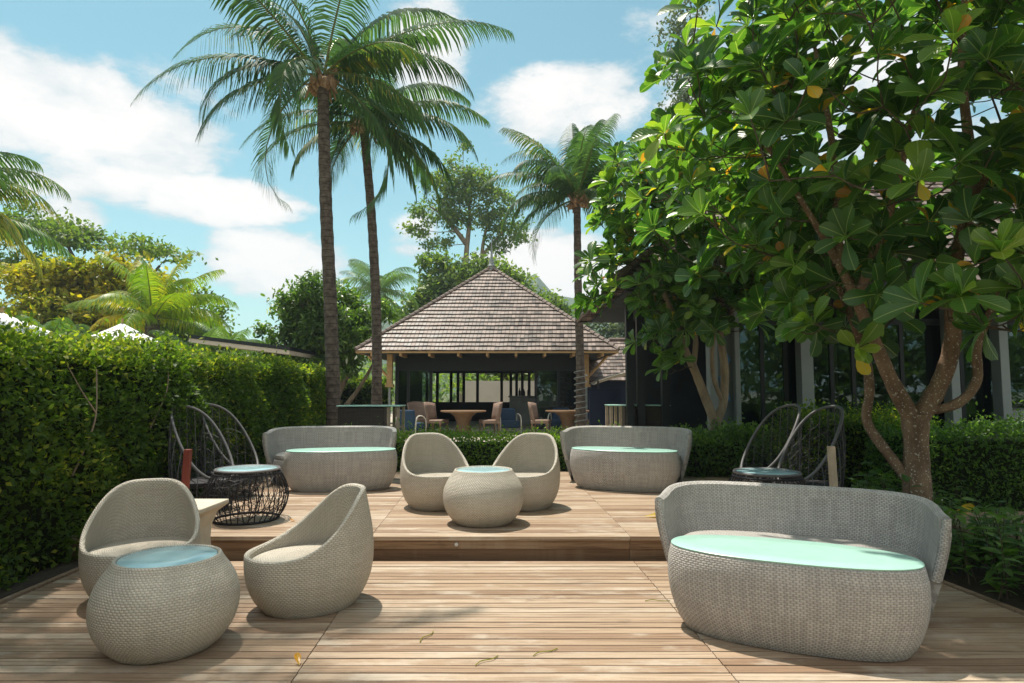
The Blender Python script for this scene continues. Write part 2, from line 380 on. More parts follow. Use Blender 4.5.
def big_mesh(name, V, F, rnd, m, parent=None, uv=None, smooth=False):
    """numpy arrays to one mesh: V (n,3), F (m,k), rnd (m,), uv (m*k,2)"""
    me = bpy.data.meshes.new(name)
    n, (mf, k) = len(V), F.shape
    me.vertices.add(n); me.vertices.foreach_set('co', V.astype(np.float32).ravel())
    me.loops.add(mf * k); me.loops.foreach_set('vertex_index', F.astype(np.int32).ravel())
    me.polygons.add(mf); me.polygons.foreach_set('loop_start', np.arange(0, mf * k, k, dtype=np.int32))
    try: me.polygons.foreach_set('loop_total', np.full(mf, k, dtype=np.int32))
    except Exception: pass
    if uv is not None:
        ul = me.uv_layers.new(name='UVMap'); ul.data.foreach_set('uv', uv.astype(np.float32).ravel())
    at = me.attributes.new('rnd', 'FLOAT', 'FACE'); at.data.foreach_set('value', rnd.astype(np.float32))
    me.update(calc_edges=True); me.validate()
    if smooth: me.polygons.foreach_set('use_smooth', np.ones(mf, dtype=bool))
    me.materials.append(m)
    o = bpy.data.objects.new(name, me); col.objects.link(o)
    if parent: o.parent = parent
    return o

def norm(a): return a / np.maximum(np.linalg.norm(a, axis=-1, keepdims=True), 1e-9)
def scatter(TV, TF, TUV, pos, d, nrm, size, rnd):
    """copies of a leaf (length +Y, face +Z) at pos, pointing along d, facing nrm"""
    y = norm(d); x = norm(np.cross(y, nrm)); z = np.cross(x, y)
    N = len(pos); sv = TV[None, :, :] * (size[:, None, None] if np.ndim(size) == 1 else size[:, None, :])
    V = pos[:, None, :] + sv[..., 0:1] * x[:, None, :] + sv[..., 1:2] * y[:, None, :] + sv[..., 2:3] * z[:, None, :]
    F = TF[None] + (np.arange(N) * len(TV))[:, None, None]
    uv = None if TUV is None else np.tile(TUV[TF].reshape(-1, 2), (N, 1))
    return V.reshape(-1, 3), F.reshape(-1, TF.shape[1]), np.repeat(rnd, len(TF)), uv
def joinl(parts):
    V, F, Rn, U = [], [], [], []; n = 0
    for v, f, r, u in parts:
        V.append(v); F.append(f + n); Rn.append(r); n += len(v)
        if u is not None: U.append(u)
    return np.concatenate(V), np.concatenate(F), np.concatenate(Rn), (np.concatenate(U) if U else None)
# leaf shapes
SMALL_V = np.array([(0, 0, 0), (0.27, 0.5, 0.10), (0, 1, -0.05), (-0.27, 0.5, 0.10)]); SMALL_F = np.array([(0, 1, 2, 3)])
def leaf_template(ws, ts, fold=0.28, curl=0.28):
    V = []; U = []; F = []
    for wd, t in zip(ws, ts):
        z = -curl * t * t
        for sx in (-1, 0, 1): V.append((sx * wd, t, z + abs(sx) * wd * fold)); U.append((0.5 + sx * 0.5 * wd / max(ws), t))
    for i in range(len(ts) - 1):
        for j in range(2): a = i * 3 + j; F.append((a, a + 1, a + 4, a + 3))
    return np.array(V), np.array(F), np.array(U)
ALM = leaf_template((0.015, 0.065, 0.16, 0.235, 0.262, 0.19, 0.03), (0, 0.18, 0.42, 0.62, 0.80, 0.94, 1.0), 0.34, 0.34)
OVL = leaf_template((0.02, 0.16, 0.20, 0.12, 0.01), (0, 0.25, 0.5, 0.8, 1.0))
def rand_dirs(n):
    v = rng.normal(size=(n, 3)); return norm(v)

def thing(name, label, cat, loc=(0, 0, 0), rz=0.0, group=None):
    o = bpy.data.objects.new(name, None); col.objects.link(o); o.location = loc; o.rotation_euler = (0, 0, rz)
    o.empty_display_size = 0.2
    return tag(o, label, cat, group)
def tag(o, label, cat, group=None):
    o['label'] = label; o['category'] = cat
    if group: o['group'] = group
    return o
def struct(o, kind='structure'): o['kind'] = kind; return o
def dup(root, loc, rz, label):
    r = root.copy(); col.objects.link(r); r.location = loc; r.rotation_euler = (0, 0, rz); r['label'] = label
    for ch in list(root.children):
        c = ch.copy(); col.objects.link(c); c.parent = r
        for g in list(ch.children):
            d = g.copy(); col.objects.link(d); d.parent = c
    return r
def smooth_path(pts, n=6):
    """Catmull-Rom through points"""
    P = [Vector(p) for p in pts]; out = []
    for i in range(len(P) - 1):
        p0 = P[max(i - 1, 0)]; p1 = P[i]; p2 = P[i + 1]; p3 = P[min(i + 2, len(P) - 1)]
        for k in range(n):
            t = k / n
            out.append(0.5 * ((2 * p1) + (p2 - p0) * t + (2 * p0 - 5 * p1 + 4 * p2 - p3) * t * t + (3 * p1 - p0 - 3 * p2 + p3) * t ** 3))
    out.append(P[-1]); return out
def lerp_list(vals, n): return list(np.interp(np.linspace(0, len(vals) - 1, n), range(len(vals)), vals))

# ================================================================== SETTING
def ground():
    mb = MB(); S = 900
    t = mat('sandy_lawn'); o = objc(t); n = t.noise(o, 0.25, 6, 0.6); n2 = t.noise(o, 6.0, 5, 0.6)
    c = t.mix(t.mapr(n, 0.4, 0.62), (0.055, 0.095, 0.028), (0.16, 0.15, 0.075)); c = t.mix(t.math('MULTIPLY', n2, 0.5), c, (0.05, 0.07, 0.025))
    s = t.new('ShaderNodeSeparateXYZ'); t.l.new(o, s.inputs[0])
    c = t.mix(t.mapr(t.math('MULTIPLY_ADD', n, 6.0, s.outputs[1]), 1.5, -1.0), c, t.mix(n2, (0.46, 0.39, 0.29), (0.60, 0.53, 0.42)))   # unseen beach sand on the near side, put in to bounce warm fill
    setb(t, c, 0.95, 0.1); bump(t, n2, 0.6, 0.03)
    mb.grid([[(x, y, -0.06) for y in (-S, -60, 0, 60, S)] for x in (-S, -60, 0, 60, S)])
    struct(mb.build('ground', t.m))
    p = MB(); p.box(-14, 16, 11.0, 42, -0.05, 0.17); struct(p.build('patio', M['paving'], smooth=False))
    b = MB()
    b.box(4.2, 14, -3.0, 5.80, -0.057, -0.02)
    b.box(3.5, 4.19, 3.0, 5.80, -0.057, -0.02); b.box(3.62, 4.28, 5.80, 11.0, -0.05, 0.06); b.box(4.28, 14, 7.06, 11.0, -0.05, 0.06)
    b.box(-8.0, -3.75, -3, 15.5, -0.056, -0.012); b.box(-3.78, 3.62, 10.56, 11.0, -0.05, 0.12)
    struct(b.build('planting_bed', M['soil'], smooth=False))
ground()

def hills():
    mb = MB(); nx, ny = 90, 12
    P = []
    for i in range(nx + 1):
        x = -520 + i * 1150 / nx; row = []
        for j in range(ny + 1):
            t = j / ny
            ridge = 60 + 16 * math.sin(x * 0.013 + 1.0) + 11 * math.sin(x * 0.041) + 14 * mnoise.noise(Vector((x * 0.02, 0, 3)))
            ridge *= 0.75 if x > 20 else 1.0
            h = ridge * math.sin(t * PI) ** 0.8 + 5.0 * mnoise.noise(Vector((x * 0.12, t * 9, 0))) * math.sin(t * PI) + 2.2 * mnoise.noise(Vector((x * 0.5, t * 30, 7))) * math.sin(t * PI)
            row.append((x, 360 + t * 190, -0.5 + max(h, 0)))
        P.append(row)
    mb.grid(P); struct(mb.build('hills', M['hillgreen']))
hills()

def seam(x0, y): return x0 - 0.04 * (y - 5.87)
def decks():
    mb = MB(); pitch = 0.094; y = -2.0
    while y < 5.80:
        y1 = min(y + pitch - 0.011, 5.845)
        xs = [-3.63 - 0.02 * (y - 5.87), seam(-1.24, y), seam(1.07, y), 3.28 - 0.10 * (y - 5.87)]
        for a, c in zip(xs, xs[1:]):
            cuts = [a + 0.003, c - 0.003]
            r0 = random.random()
            mb.box(cuts[0], cuts[1], y, y1, -0.03, random.uniform(-0.0012, 0.0012), random.random())
        y += pitch
    for sx in (-1, 1):       # edging boards
        for k in range(1):
            a = (-3.66 - 0.02 * (-2 - 5.87), -3.66) if sx < 0 else (3.31 - 0.10 * (-2 - 5.87), 3.31)
            b = len(mb.v)
            w_ = 0.045 * sx
            mb.v += [(a[0], -2, -0.06), (a[0] + w_, -2, -0.06), (a[1] + w_, 5.87, -0.06), (a[1], 5.87, -0.06), (a[0], -2, 0.006), (a[0] + w_, -2, 0.006), (a[1] + w_, 5.87, 0.006), (a[1], 5.87, 0.006)]
            fs = ((4, 5, 6, 7), (0, 1, 5, 4), (1, 2, 6, 5), (2, 3, 7, 6), (3, 0, 4, 7))
            for f in fs: mb.face([b + q for q in (f if sx > 0 else f[::-1])], None, 0.25)
    struct(mb.build('lower_deck', M['deck'], smooth=False))
    mb = MB(); y = 5.88 - 0.025; pitch = 0.118; first = True
    while y < 10.48:
        wd = 0.15 if first else pitch
        xs = [-4.35, seam(-1.27, y), seam(1.06, y), 3.60]
        for a, c in zip(xs, xs[1:]):
            mb.box(a + 0.002, c - 0.002, y, y + wd - 0.006, 0.165, 0.20 + random.uniform(-0.0012, 0.0012), random.uniform(0.25, 0.6) if first else random.random())
        y += wd; first = False
    y = 5.88
    while y < 7.0:                               # the walkway beyond the planting
        for a, c in ((4.30, 6.9), (6.9, 9.6), (9.6, 12.5)): mb.box(a + 0.002, c - 0.002, y, y + pitch - 0.006, 0.165, 0.20, random.random())
        y += pitch
    struct(mb.build('upper_deck', M['deck'], smooth=False))
    mb = MB()
    xs = [-4.35, -1.27, 1.06, 3.60]
    for a, c in zip(xs, xs[1:]):
        mb.box(a + 0.002, c - 0.002, 5.880, 5.915, 0.085, 0.162, random.uniform(0.3, 0.8))
        mb.box(a + 0.002, c - 0.002, 5.892, 5.925, -0.03, 0.081, random.uniform(0.0, 0.5))
    mb.box(4.3, 12.5, 5.9, 5.93, -0.03, 0.162, 0.4)
    mb.box(-4.3, 3.58, 5.95, 10.4, -0.04, 0.12, 0.0)
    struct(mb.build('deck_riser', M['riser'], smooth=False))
    # bearers below the lower deck close the gaps
    mb = MB(); mb.box(-3.6, 3.25, -1.9, 5.82, -0.058, -0.04, 0.0); struct(mb.build('deck_bearer', M['soil'], smooth=False))
decks()

# ================================================================== BUILDINGS
def hip_roof(x0, x1, y0, y1, z, apex_pts, courses, parent, thick=0.035):
    """hip roof in stepped shingle courses; apex_pts = ridge ends (a, b) (equal for a pyramid)"""
    a, b = Vector(apex_pts[0]), Vector(apex_pts[1])
    C = [Vector((x0, y0, z)), Vector((x1, y0, z)), Vector((x1, y1, z)), Vector((x0, y1, z))]
    tops = [(a, b), (b, b), (b, a), (a, a)]
    if (y1 - y0) > (x1 - x0) + 0.01: tops = [(a, a), (a, b), (b, b), (b, a)]
    mb = MB()
    for s in range(4):
        p, q = C[s], C[(s + 1) % 4]; tp, tq = tops[s]
        nrm = (q - p).cross(tp - p).normalized()
        for k in range(courses):
            t0, t1 = k / courses, min((k + 1.12) / courses, 1.0)
            A, B = p.lerp(tp, t0), q.lerp(tq, t0); D, E = p.lerp(tp, t1), q.lerp(tq, t1)
            n = max(2, int((B - A).length / 0.26))
            lo, mid, hi = [], [], []
            for i in range(n + 1):
                f = i / n
                j = (random.uniform(-1, 1) * 0.018) if 0 < i < n else 0
                e = A.lerp(B, f) + (p - tp).normalized() * (0.03 + j) * (1 if k else 0.6)
                lo.append(e - nrm * 0.006); mid.append(e + nrm * (thick + random.uniform(-.004, .006))); hi.append(D.lerp(E, f) + nrm * 0.004)
            L = (B - A).length; L2 = (E - D).length
            UV = [[(f * L - L / 2, k + 0.02), (f * L - L / 2, k + 0.05), (f * L2 - L2 / 2, k + 0.97)] for f in [i / n for i in range(n + 1)]]
            mb.grid([[lo[i], mid[i], hi[i]] for i in range(n + 1)], UV)
    roof = mb.build('roof', M['shingle'], parent, smooth=False)
    cap = MB()
    for c, t in zip(C, (a, b, b, a)):
        v = t - c; m = int(v.length / 0.22)
        for k in range(m):
            s0 = c + v * (k / m) + Vector((0, 0, 0.05)); s1 = c + v * min((k + 1.15) / m, 1) + Vector((0, 0, 0.035))
            cap.tube([s0, s1], [0.075, 0.06], 6)
    if (a - b).length > 0.1: cap.tube([a + Vector((0, 0, .05)), b + Vector((0, 0, .05))], 0.08, 6)
    cap.build('ridge_cap', M['shingle'], roof, smooth=False)
    return roof

def pavilion():
    cx, y0 = -0.80, 20.5; hw = 4.22
    t = thing('garden_pavilion', 'open dining pavilion with steep pyramid shingle roof and spire', 'pavilion', (cx, y0 + hw, 0.17))
    zE = 2.62; zA = 6.12
    roof = hip_roof(-hw, hw, -hw, hw, zE, ((0, 0, zA), (0, 0, zA)), 23, t, 0.05)
    f = MB(); f.lathe([(0.16, 0), (0.13, 0.12), (0.17, 0.16), (0.09, 0.24), (0.10, 0.34), (0.055, 0.45), (0.03, 0.85), (0.006, 1.25)], 12, center=(0, 0, zA - 0.08), capb=True, capt=True)
    f.build('finial', M['greycol'], roof)
    sf = MB()                      # soffit closes the roof from below
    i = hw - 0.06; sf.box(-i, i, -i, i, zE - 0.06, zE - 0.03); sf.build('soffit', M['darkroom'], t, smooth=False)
    fa = MB()
    for s in (0, 1, 2, 3):
        m4 = Matrix.Rotation(s * PI / 2, 4, 'Z'); fa.box(-hw + 0.02 , hw - 0.02, -hw - 0.005, -hw + 0.045, zE - 0.075, zE - 0.02, M4=m4)
    fa.build('fascia', M['honeywood'], t, smooth=False)
    for k in range(9):
        rf = MB()
        x = -hw + 0.5 + k * (2 * hw - 1.0) / 8
        rf.box(x - 0.04, x + 0.04, -hw + 0.06, -hw + 1.2, zE - 0.17, zE - 0.065); rf.build('rafter', M['honeywood'], t, smooth=False)
    for sx in (-1, 1):
        for sy in (-1, 1):
            p = MB(); x, y = sx * (hw - 0.95), sy * (hw - 0.85)
            p.box(x - 0.09, x + 0.09, y - 0.09, y + 0.09, 1.55, zE - 0.07); p.box(x - 0.13, x + 0.13, y - 0.13, y + 0.13, 1.46, 1.55)
            o = p.build('post', M['honeywood'], t, smooth=False)
            q = MB(); q.box(x - 0.035, x + 0.035, y - 0.035, y + 0.035, 0, 1.46); q.build('post_foot', M['greycol'], o, smooth=False)
            b = MB(); b.tube([(x + sx * 0.05, y, 1.78), (x + sx * 0.72, y, zE - 0.12)], 0.045, 4); b.build('bracket', M['honeywood'], o, smooth=False)
    # glazed front with dark frames
    gx0, gx1, gy = -3.15, 3.1, -hw + 1.5
    fr = MB()
    for x in (gx0, -2.75, -1.98, 1.62, 2.40, gx1): fr.box(x - 0.05, x + 0.05, gy - 0.05, gy + 0.05, 0, zE - 0.07)
    fr.box(gx0, gx1, gy - 0.045, gy + 0.045, 2.02, zE - 0.075); fr.box(gx0, -1.98, gy - 0.04, gy + 0.04, 0.0, 0.12); fr.box(1.62, gx1, gy - 0.04, gy + 0.04, 0, 0.12)
    fr.build('window_frame', M['darkframe'], t, smooth=False)
    for a, b in ((gx0 + 0.05, -2.80), (-2.70, -2.03), (1.67, 2.35), (2.45, gx1 - 0.05)):
        g = MB(); g.box(a, b, gy - 0.008, gy + 0.008, 0.12, 2.02); g.build('glass_pane', M['glass'], t, smooth=False)
    sd = MB()
    for x in (gx0, gx1): sd.box(x - 0.03, x + 0.03, gy + 0.06, hw - 0.9, 0, zE - 0.07)
    by = hw - 1.0                  # back wall with tall openings
    for x in (-2.9, -2.45, -1.85, -1.55, -1.30, -0.7, 0.35, 0.75, 1.0, 1.25, 1.55, 1.85): sd.box(x - 0.06, x + 0.06, by - 0.05, by + 0.05, 0, 2.1)
    sd.box(gx0 + 0.04, gx1 - 0.04, by - 0.06, by + 0.06, 2.1, zE - 0.07); sd.box(gx0 + 0.04, gx1 - 0.04, by - 0.055, by + 0.055, 0, 0.85); sd.box(1.85, gx1 - .04, by - .055, by + .055, .86, 2.09)
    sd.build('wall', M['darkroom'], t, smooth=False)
    fl = MB(); fl.box(-hw + 0.7, hw - 0.7, -hw + 0.7, hw - 0.7, 0.004, 0.03); fl.build('floor_slab', M['paving'], t, smooth=False)
    k = thing('bar_counter', 'pale stone bar counter inside the shingle roofed pavilion', 'bar counter', (0.85, 25.3, 0.2))
    c = MB(); c.box(-0.95, 0.95, -0.3, 0.3, 0, 1.05); c.build('counter_front', M['stonebar'], k, smooth=False)
    c = MB(); c.box(-1.0, 1.0, -0.36, 0.36, 1.053, 1.11); c.build('counter_top', M['greycol'], k, smooth=False, bevel=0.01)
    for q, (x, h) in enumerate(((-0.55, 0.30), (-0.38, 0.26), (-0.2, 0.34), (0.1, 0.28), (0.3, 0.22))):
        bt = MB(); bt.lathe([(0.045, 0), (0.05, 0.02), (0.05, h * 0.6), (0.018, h * 0.78), (0.016, h)], 12, capb=True, capt=True)
        o = bt.build('bottle', M['darkframe'], None, loc=(0.85 + x, 25.28, 1.312))
        tag(o, ['tall dark bottle at the left end of the pale stone bar', 'dark bottle second along on the pale stone bar', 'tallest dark bottle on the pale stone bar', 'dark bottle right of the gap on the stone bar', 'shortest dark bottle on the pale stone bar'][q], 'bottle', 'bottles on the stone bar')
    wl = MB(); wl.box(-2.4, 2.6, 31.5, 31.7, 0.1, 2.0); tag(wl.build('garden_wall', M['palewall'], smooth=False), 'pale plaster garden wall behind the pavilion', 'wall')
pavilion()

def restaurant():
    t = thing('restaurant_building', 'dark glazed building with grey columns and shingle roof behind the almond trees', 'building', (0, 0, 0.17))
    fy = 11.6; zE = 3.05
    for x, w_ in ((5.30, 0.11), (4.05, 0.045), (3.62, 0.07), (7.95, 0.08), (8.85, 0.08), (10.6, 0.1), (12.2, 0.1)):
        c = MB(); c.box(x - w_, x + w_, fy - 0.12, fy + 0.12, 0, zE); c.build('column', M['greycol'], t, smooth=False, bevel=0.01)
    for x in (2.31, 2.52, 3.0):
        c = MB(); c.box(x - 0.07, x + 0.07, fy + 0.9, fy + 1.05, 0, zE + 0.3); c.build('steel_post', M['darkframe'], t, smooth=False)
    fr = MB()
    for x in (4.62, 5.05, 5.9, 6.3, 7.2, 8.3, 9.6, 11.3): fr.box(x - 0.035, x + 0.035, fy + 0.2, fy + 0.27, 0, zE)
    fr.box(4.1, 14, fy + 0.19, fy + 0.28, 2.55, 2.66); fr.box(4.1, 14, fy + 0.19, fy + 0.28, 0, 0.1)
    fr.build('window_frame', M['darkframe'], t, smooth=False)
    xs = [4.1, 4.62, 5.05, 5.9, 6.3, 7.2, 8.3, 9.6, 11.3, 13.9]
    for a, b in zip(xs, xs[1:]):
        g = MB(); g.box(a + 0.04, b - 0.04, fy + 0.225, fy + 0.24, 0.1, 2.55); g.build('glass_pane', M['glass'], t, smooth=False)
    wl = MB(); wl.box(3.0, 14, fy + 4.2, fy + 4.3, 0, zE + 0.6); wl.box(13.9, 14, fy + 0.3, fy + 4.2, 0, zE + 0.6); wl.box(3.0, 14, fy + 0.3, fy + 4.2, -0.02, 0.012)
    wl.build('wall', M['darkroom'], t, smooth=False)
    pn = MB(); pn.box(3.70, 4.02, fy + 0.02, fy + 0.08, 0, zE - 0.4); pn.box(4.11, 5.0, fy + 0.32, fy + 0.36, 0, 2.5); p = pn.build('wall_panel', M['panel'], t, smooth=False)
    mu = MB()
    for k in range(5):
        a = k * 1.25; mu.tube([(3.86 + 0.07 * math.cos(a), fy + 0.012, 1.45 + 0.16 * k - 0.3), (3.86 + 0.09 * math.cos(a + 1), fy + 0.012, 1.55 + 0.16 * k - 0.3), (3.86 + 0.05 * math.cos(a + 2.4), fy + 0.012, 1.66 + .16 * k - .3)], 0.03, 5)
    mu.build('mural', M['bluepaint'], p)
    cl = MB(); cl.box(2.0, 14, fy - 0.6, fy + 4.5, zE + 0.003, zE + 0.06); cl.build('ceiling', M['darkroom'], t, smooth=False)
    hip_roof(1.75, 15.2, fy - 1.0, fy + 5.4, zE + 0.12, ((4.95, fy + 2.2, zE + 2.9), (12.0, fy + 2.2, zE + 2.9)), 20, t)
    fc = MB(); fc.box(1.8, 15.1, fy - 0.98, fy - 0.93, zE + 0.0, zE + 0.13); fc.build('fascia', M['darkframe'], t, smooth=False)
    # inside: pale door frame seen through the glass
    d = MB(); d.box(6.02, 6.08, fy + 1.4, fy + 1.46, 0, 2.2); d.box(6.55, 6.61, fy + 1.4, fy + 1.46, 0, 2.2); d.box(6.02, 6.61, fy + 1.395, fy + 1.465, 2.2, 2.28)
    d.build('door_frame', M['honeywood'], t, smooth=False)
restaurant()

def small_hut():
    t = thing('garden_hut', 'small hut with low brown shingle roof beside the pavilion', 'hut', (4.7, 27.5, 0.17))
    hip_roof(-2.6, 2.6, -2.3, 2.3, 1.75, ((-0.5, 0, 3.5), (0.5, 0, 3.5)), 12, t)
    w_ = MB(); w_.box(-1.9, 1.9, -1.7, 1.7, 0, 1.75); w_.build('wall', M['navy'], t, smooth=False)
    a = thing('shade_awning', 'beige canvas awning stretched between the hut and the pavilion', 'awning', (3.2, 19.5, 0.17))
    c = MB(); P = []
    for i in range(13):
        x = -0.6 + i * 0.28; P.append([(x, y * 0.5, 1.75 + 0.22 * x * 0.9 + 0.10 * math.sin(i * 0.5) - 0.10 * math.sin(y / 4 * PI)) for y in range(5)])
    c.grid(P); o = c.build('canvas', M['awning'], a); md = o.modifiers.new('thick', 'SOLIDIFY'); md.thickness = 0.02
    for x, y, h in ((-0.58, 0.02, 1.65), (2.7, 0.02, 2.25), (-0.58, 1.98, 1.65), (2.7, 1.98, 2.25)):
        p = MB(); p.tube([(x, y, 0), (x, y, h)], 0.03, 8); p.build('pole', M['darkframe'], a)
    b = MB(); b.box(1.95, 2.75, 16.2, 16.3, 0.17, 1.55)
    tag(b.build('screen_wall', M['navy'], smooth=False), 'navy blue screen wall between pavilion and restaurant', 'screen')
    f = thing('flat_roof_kiosk', 'low kiosk with flat dark edged roof behind the tall hedge', 'kiosk', (-9.75, 22.0, 0.15))
    r = MB(); m4 = Matrix.Rotation(R(7), 4, 'Y'); r.box(-1.8, 1.75, 0, 3.0, 2.98, 3.10, M4=m4); r.build('roof', M['darkframe'], f, smooth=False)
    r = MB(); r.box(-1.78, 1.73, 0.03, 2.9, 2.84, 2.975, M4=m4); r.build('soffit', M['awning'], f, smooth=False)
    for x, y, h in ((-1.5, 0.4, 3.0), (1.4, 0.4, 2.55), (-1.5, 2.6, 3.0), (1.4, 2.6, 2.55)):
        p = MB(); p.box(x - .06, x + .06, y - .06, y + .06, 0, h); p.build('post', M['darkframe'], f, smooth=False)
small_hut()

def parasol(loc, lab, w_=1.25):
    t = thing('beach_parasol', lab, 'parasol', loc, random.random(), 'white parasols behind the hedge')
    c = MB(); n = 8; P = []
    for i in range(n * 4):
        a = i * 2 * PI / (n * 4); sc_ = 1 - 0.05 * abs(math.sin(a * n / 2))
        P.append([(w_ * k * sc_ * math.cos(a), w_ * k * sc_ * math.sin(a), 2.95 - 0.62 * k ** 0.9) for k in (0.02, 0.25, 0.5, 0.75, 1.0)] + [(w_ * sc_ * math.cos(a), w_ * sc_ * math.sin(a), 2.18)])
    c.grid(P, closed_u=True); o = c.build('canopy', M['white'], t); md = o.modifiers.new('thick', 'SOLIDIFY'); md.thickness = 0.012
    p = MB(); p.tube([(0, 0, 0), (0, 0, 3.08)], 0.03, 8); p.build('pole', M['honeywood'], t)
    return t
parasol((-10.1, 16.5, 0.30), 'white canvas parasol mostly hidden by the hedge, nearer the lone yellow green palm')
parasol((-12.2, 15.2, 0.42), 'white canvas parasol cut off by the left edge of the photo', 1.5)

# ================================================================== FURNITURE
EGG_Z = [0, 0.03, 0.10, 0.20, 0.30, 0.40, 0.52, 0.64, 0.80]
EGG_R = [0.268, 0.292, 0.335, 0.368, 0.380, 0.381, 0.371, 0.352, 0.322]
def smooth_interp(z, Z, Rr):
    return float(np.interp(z, Z, Rr))
_zz = np.linspace(0, 0.80, 161); _rr = np.interp(_zz, EGG_Z, EGG_R)
for _ in range(60): _rr[1:-1] = 0.25 * _rr[:-2] + 0.5 * _rr[1:-1] + 0.25 * _rr[2:]
def egg(z): return float(np.interp(z, _zz, _rr))
def rimH(th, lo=0.370, hi=0.785, p=1.6):    # th = 0 at the front
    s = (0.5 - 0.5 * math.cos(th)) ** p; s = s * s * (3 - 2 * s); s = 1 - (1 - s) ** 1.12
    return lo + (hi - lo) * s
def cocoon_chair(label, loc, rz):
    t = thing('cocoon_chair', label, 'chair', loc, rz, 'round beige wicker cocoon chairs')
    mb = MB(); n = 96; P = []; UV = []; T = 0.034
    for i in range(n + 1):
        th = i * 2 * PI / n; H = rimH(th); c, s = math.sin(th), -math.cos(th)   # front faces -Y
        col_ = []; v = []; L = 0; prev = None
        def add(r, z):
            nonlocal L, prev
            if prev is not None: L += math.hypot(r - prev[0], z - prev[1])
            prev = (r, z); col_.append((r * c * 1.02, r * s * 1.16 + 0.02, z)); v.append((0.38 * th, L))
        add(0.02, 0.004); add(egg(0) - 0.015, 0.004)
        for k in range(19): add(egg(H * k / 18) , 0.004 + (H - 0.004) * k / 18)
        rt = egg(H)
        for k in range(1, 6): a = PI * k / 6; add(rt - T / 2 + T / 2 * math.cos(a) + 0.004 * math.sin(a), H + (T / 2 + 0.004) * math.sin(a))
        zs = 0.315
        for k in range(11): z = H + (zs - H) * k / 10; add(egg(z) - T, z)
        P.append(col_); UV.append(v)
    mb.grid(P[:-1], UV, closed_u=True); mb.build('shell', M['wicker'], t)
    st = MB(); r0 = egg(0.33) - T + 0.004
    st.lathe([(r0, 0.318), (r0 - 0.004, 0.338), (r0 - 0.02, 0.346), (r0 * 0.7, 0.350), (r0 * 0.35, 0.350), (0.004, 0.350)], 64, capt=True)
    o = st.build('seat', M['wicker'], t); o.scale = (1.02, 1.16, 1); o.location = (0, 0.02, 0)
    return t
def face_to(dx, dy): return math.atan2(dx, -dy)    # rotation that turns -Y to (dx, dy)
ch0 = cocoon_chair('beige wicker cocoon chair in front of the hedge, half hidden by the nearest round table', (-2.73, 4.82, 0.0), face_to(0.36, -0.9))
dup(ch0, (-1.44, 4.62, 0.0), face_to(-0.84, -0.54), 'beige wicker cocoon chair on the lower deck turned sideways to the nearest round table')
dup(ch0, (-0.86, 7.32, 0.2), face_to(0.45, -0.9), 'beige wicker cocoon chair on the raised deck, left of its round table')
dup(ch0, (0.14, 7.32, 0.2), face_to(-0.45, -0.9), 'beige wicker cocoon chair on the raised deck, right of its round table')

def ball_table(label, loc):
    t = thing('round_side_table', label, 'table', loc, 0.4, 'round beige wicker side tables')
    Z = [0.004, 0.03, 0.08, 0.14, 0.20, 0.26, 0.32, 0.38, 0.43, 0.47, 0.50, 0.515]; Rr = [0.270, 0.302, 0.345, 0.378, 0.396, 0.401, 0.396, 0.377, 0.350, 0.320, 0.298, 0.292]
    z = np.linspace(0.004, 0.515, 40); r = np.interp(z, Z, Rr)
    for _ in range(4): r[1:-1] = 0.25 * r[:-2] + 0.5 * r[1:-1] + 0.25 * r[2:]
    prof = [(0.02, 0.004)] + [(a, b) for a, b in zip(r, z)] + [(0.288, 0.523), (0.280, 0.525), (0.272, 0.522), (0.268, 0.512), (0.266, 0.48)]
    b = MB(); b.lathe(prof, 96); b.build('body', M['wicker'], t)
    g = MB(); g.lathe([(0.262, 0.490), (0.2655, 0.505), (0.2655, 0.515), (0.261, 0.519), (0.13, 0.519), (0.004, 0.519)], 72, capt=True); g.build('glass_top', M['pale'], t)
    return t
bt0 = ball_table('round beige wicker table with sky tinted glass top on the lower deck, nearest the camera', (-2.045, 3.90, 0.0))
dup(bt0, (-0.285, 6.47, 0.2), 1.3, 'beige wicker ball table with glass top between two chairs at the step edge')

def sup(a, b, th, n):
    c, s = math.cos(th), math.sin(th)
    return a * math.copysign(abs(c) ** (2 / n), c), b * math.copysign(abs(s) ** (2 / n), s)
def oval_ring(n, ex, cnt, a, b): return [sup(a, b, 2 * PI * i / cnt, ex) for i in range(cnt)]
def oval_body(mb, a, b, prof, cnt=112, ex=2.35):
    """prof: list of (inset, z): plan offset inwards from the a x b oval"""
    base = oval_ring(cnt, ex, cnt, a, b)
    per = [0]
    for i in range(cnt): p, q = base[i], base[(i + 1) % cnt]; per.append(per[-1] + math.hypot(p[0] - q[0], p[1] - q[1]))
    P = []; UV = []
    for i in range(cnt + 1):
        th = 2 * PI * i / cnt; row = []; uv = []; L = 0; pv = None
        for ins, z in prof:
            x, y = sup(max(a - ins, 0.001), max(b - ins * (b / a * 0.5 + 0.5), 0.001), th, ex)
            if pv: L += math.hypot(ins - pv[0], z - pv[1])
            pv = (ins, z); row.append((x, y, z)); uv.append((per[i], L))
        P.append(row); UV.append(uv)
    mb.grid(P[:-1], UV, closed_u=True)
def curve_prof(Z, I, n=26, sm=3):
    z = np.linspace(Z[0], Z[-1], n); r = np.interp(z, Z, I)
    for _ in range(sm): r[1:-1] = 0.25 * r[:-2] + 0.5 * r[1:-1] + 0.25 * r[2:]
    return list(zip(r, z))
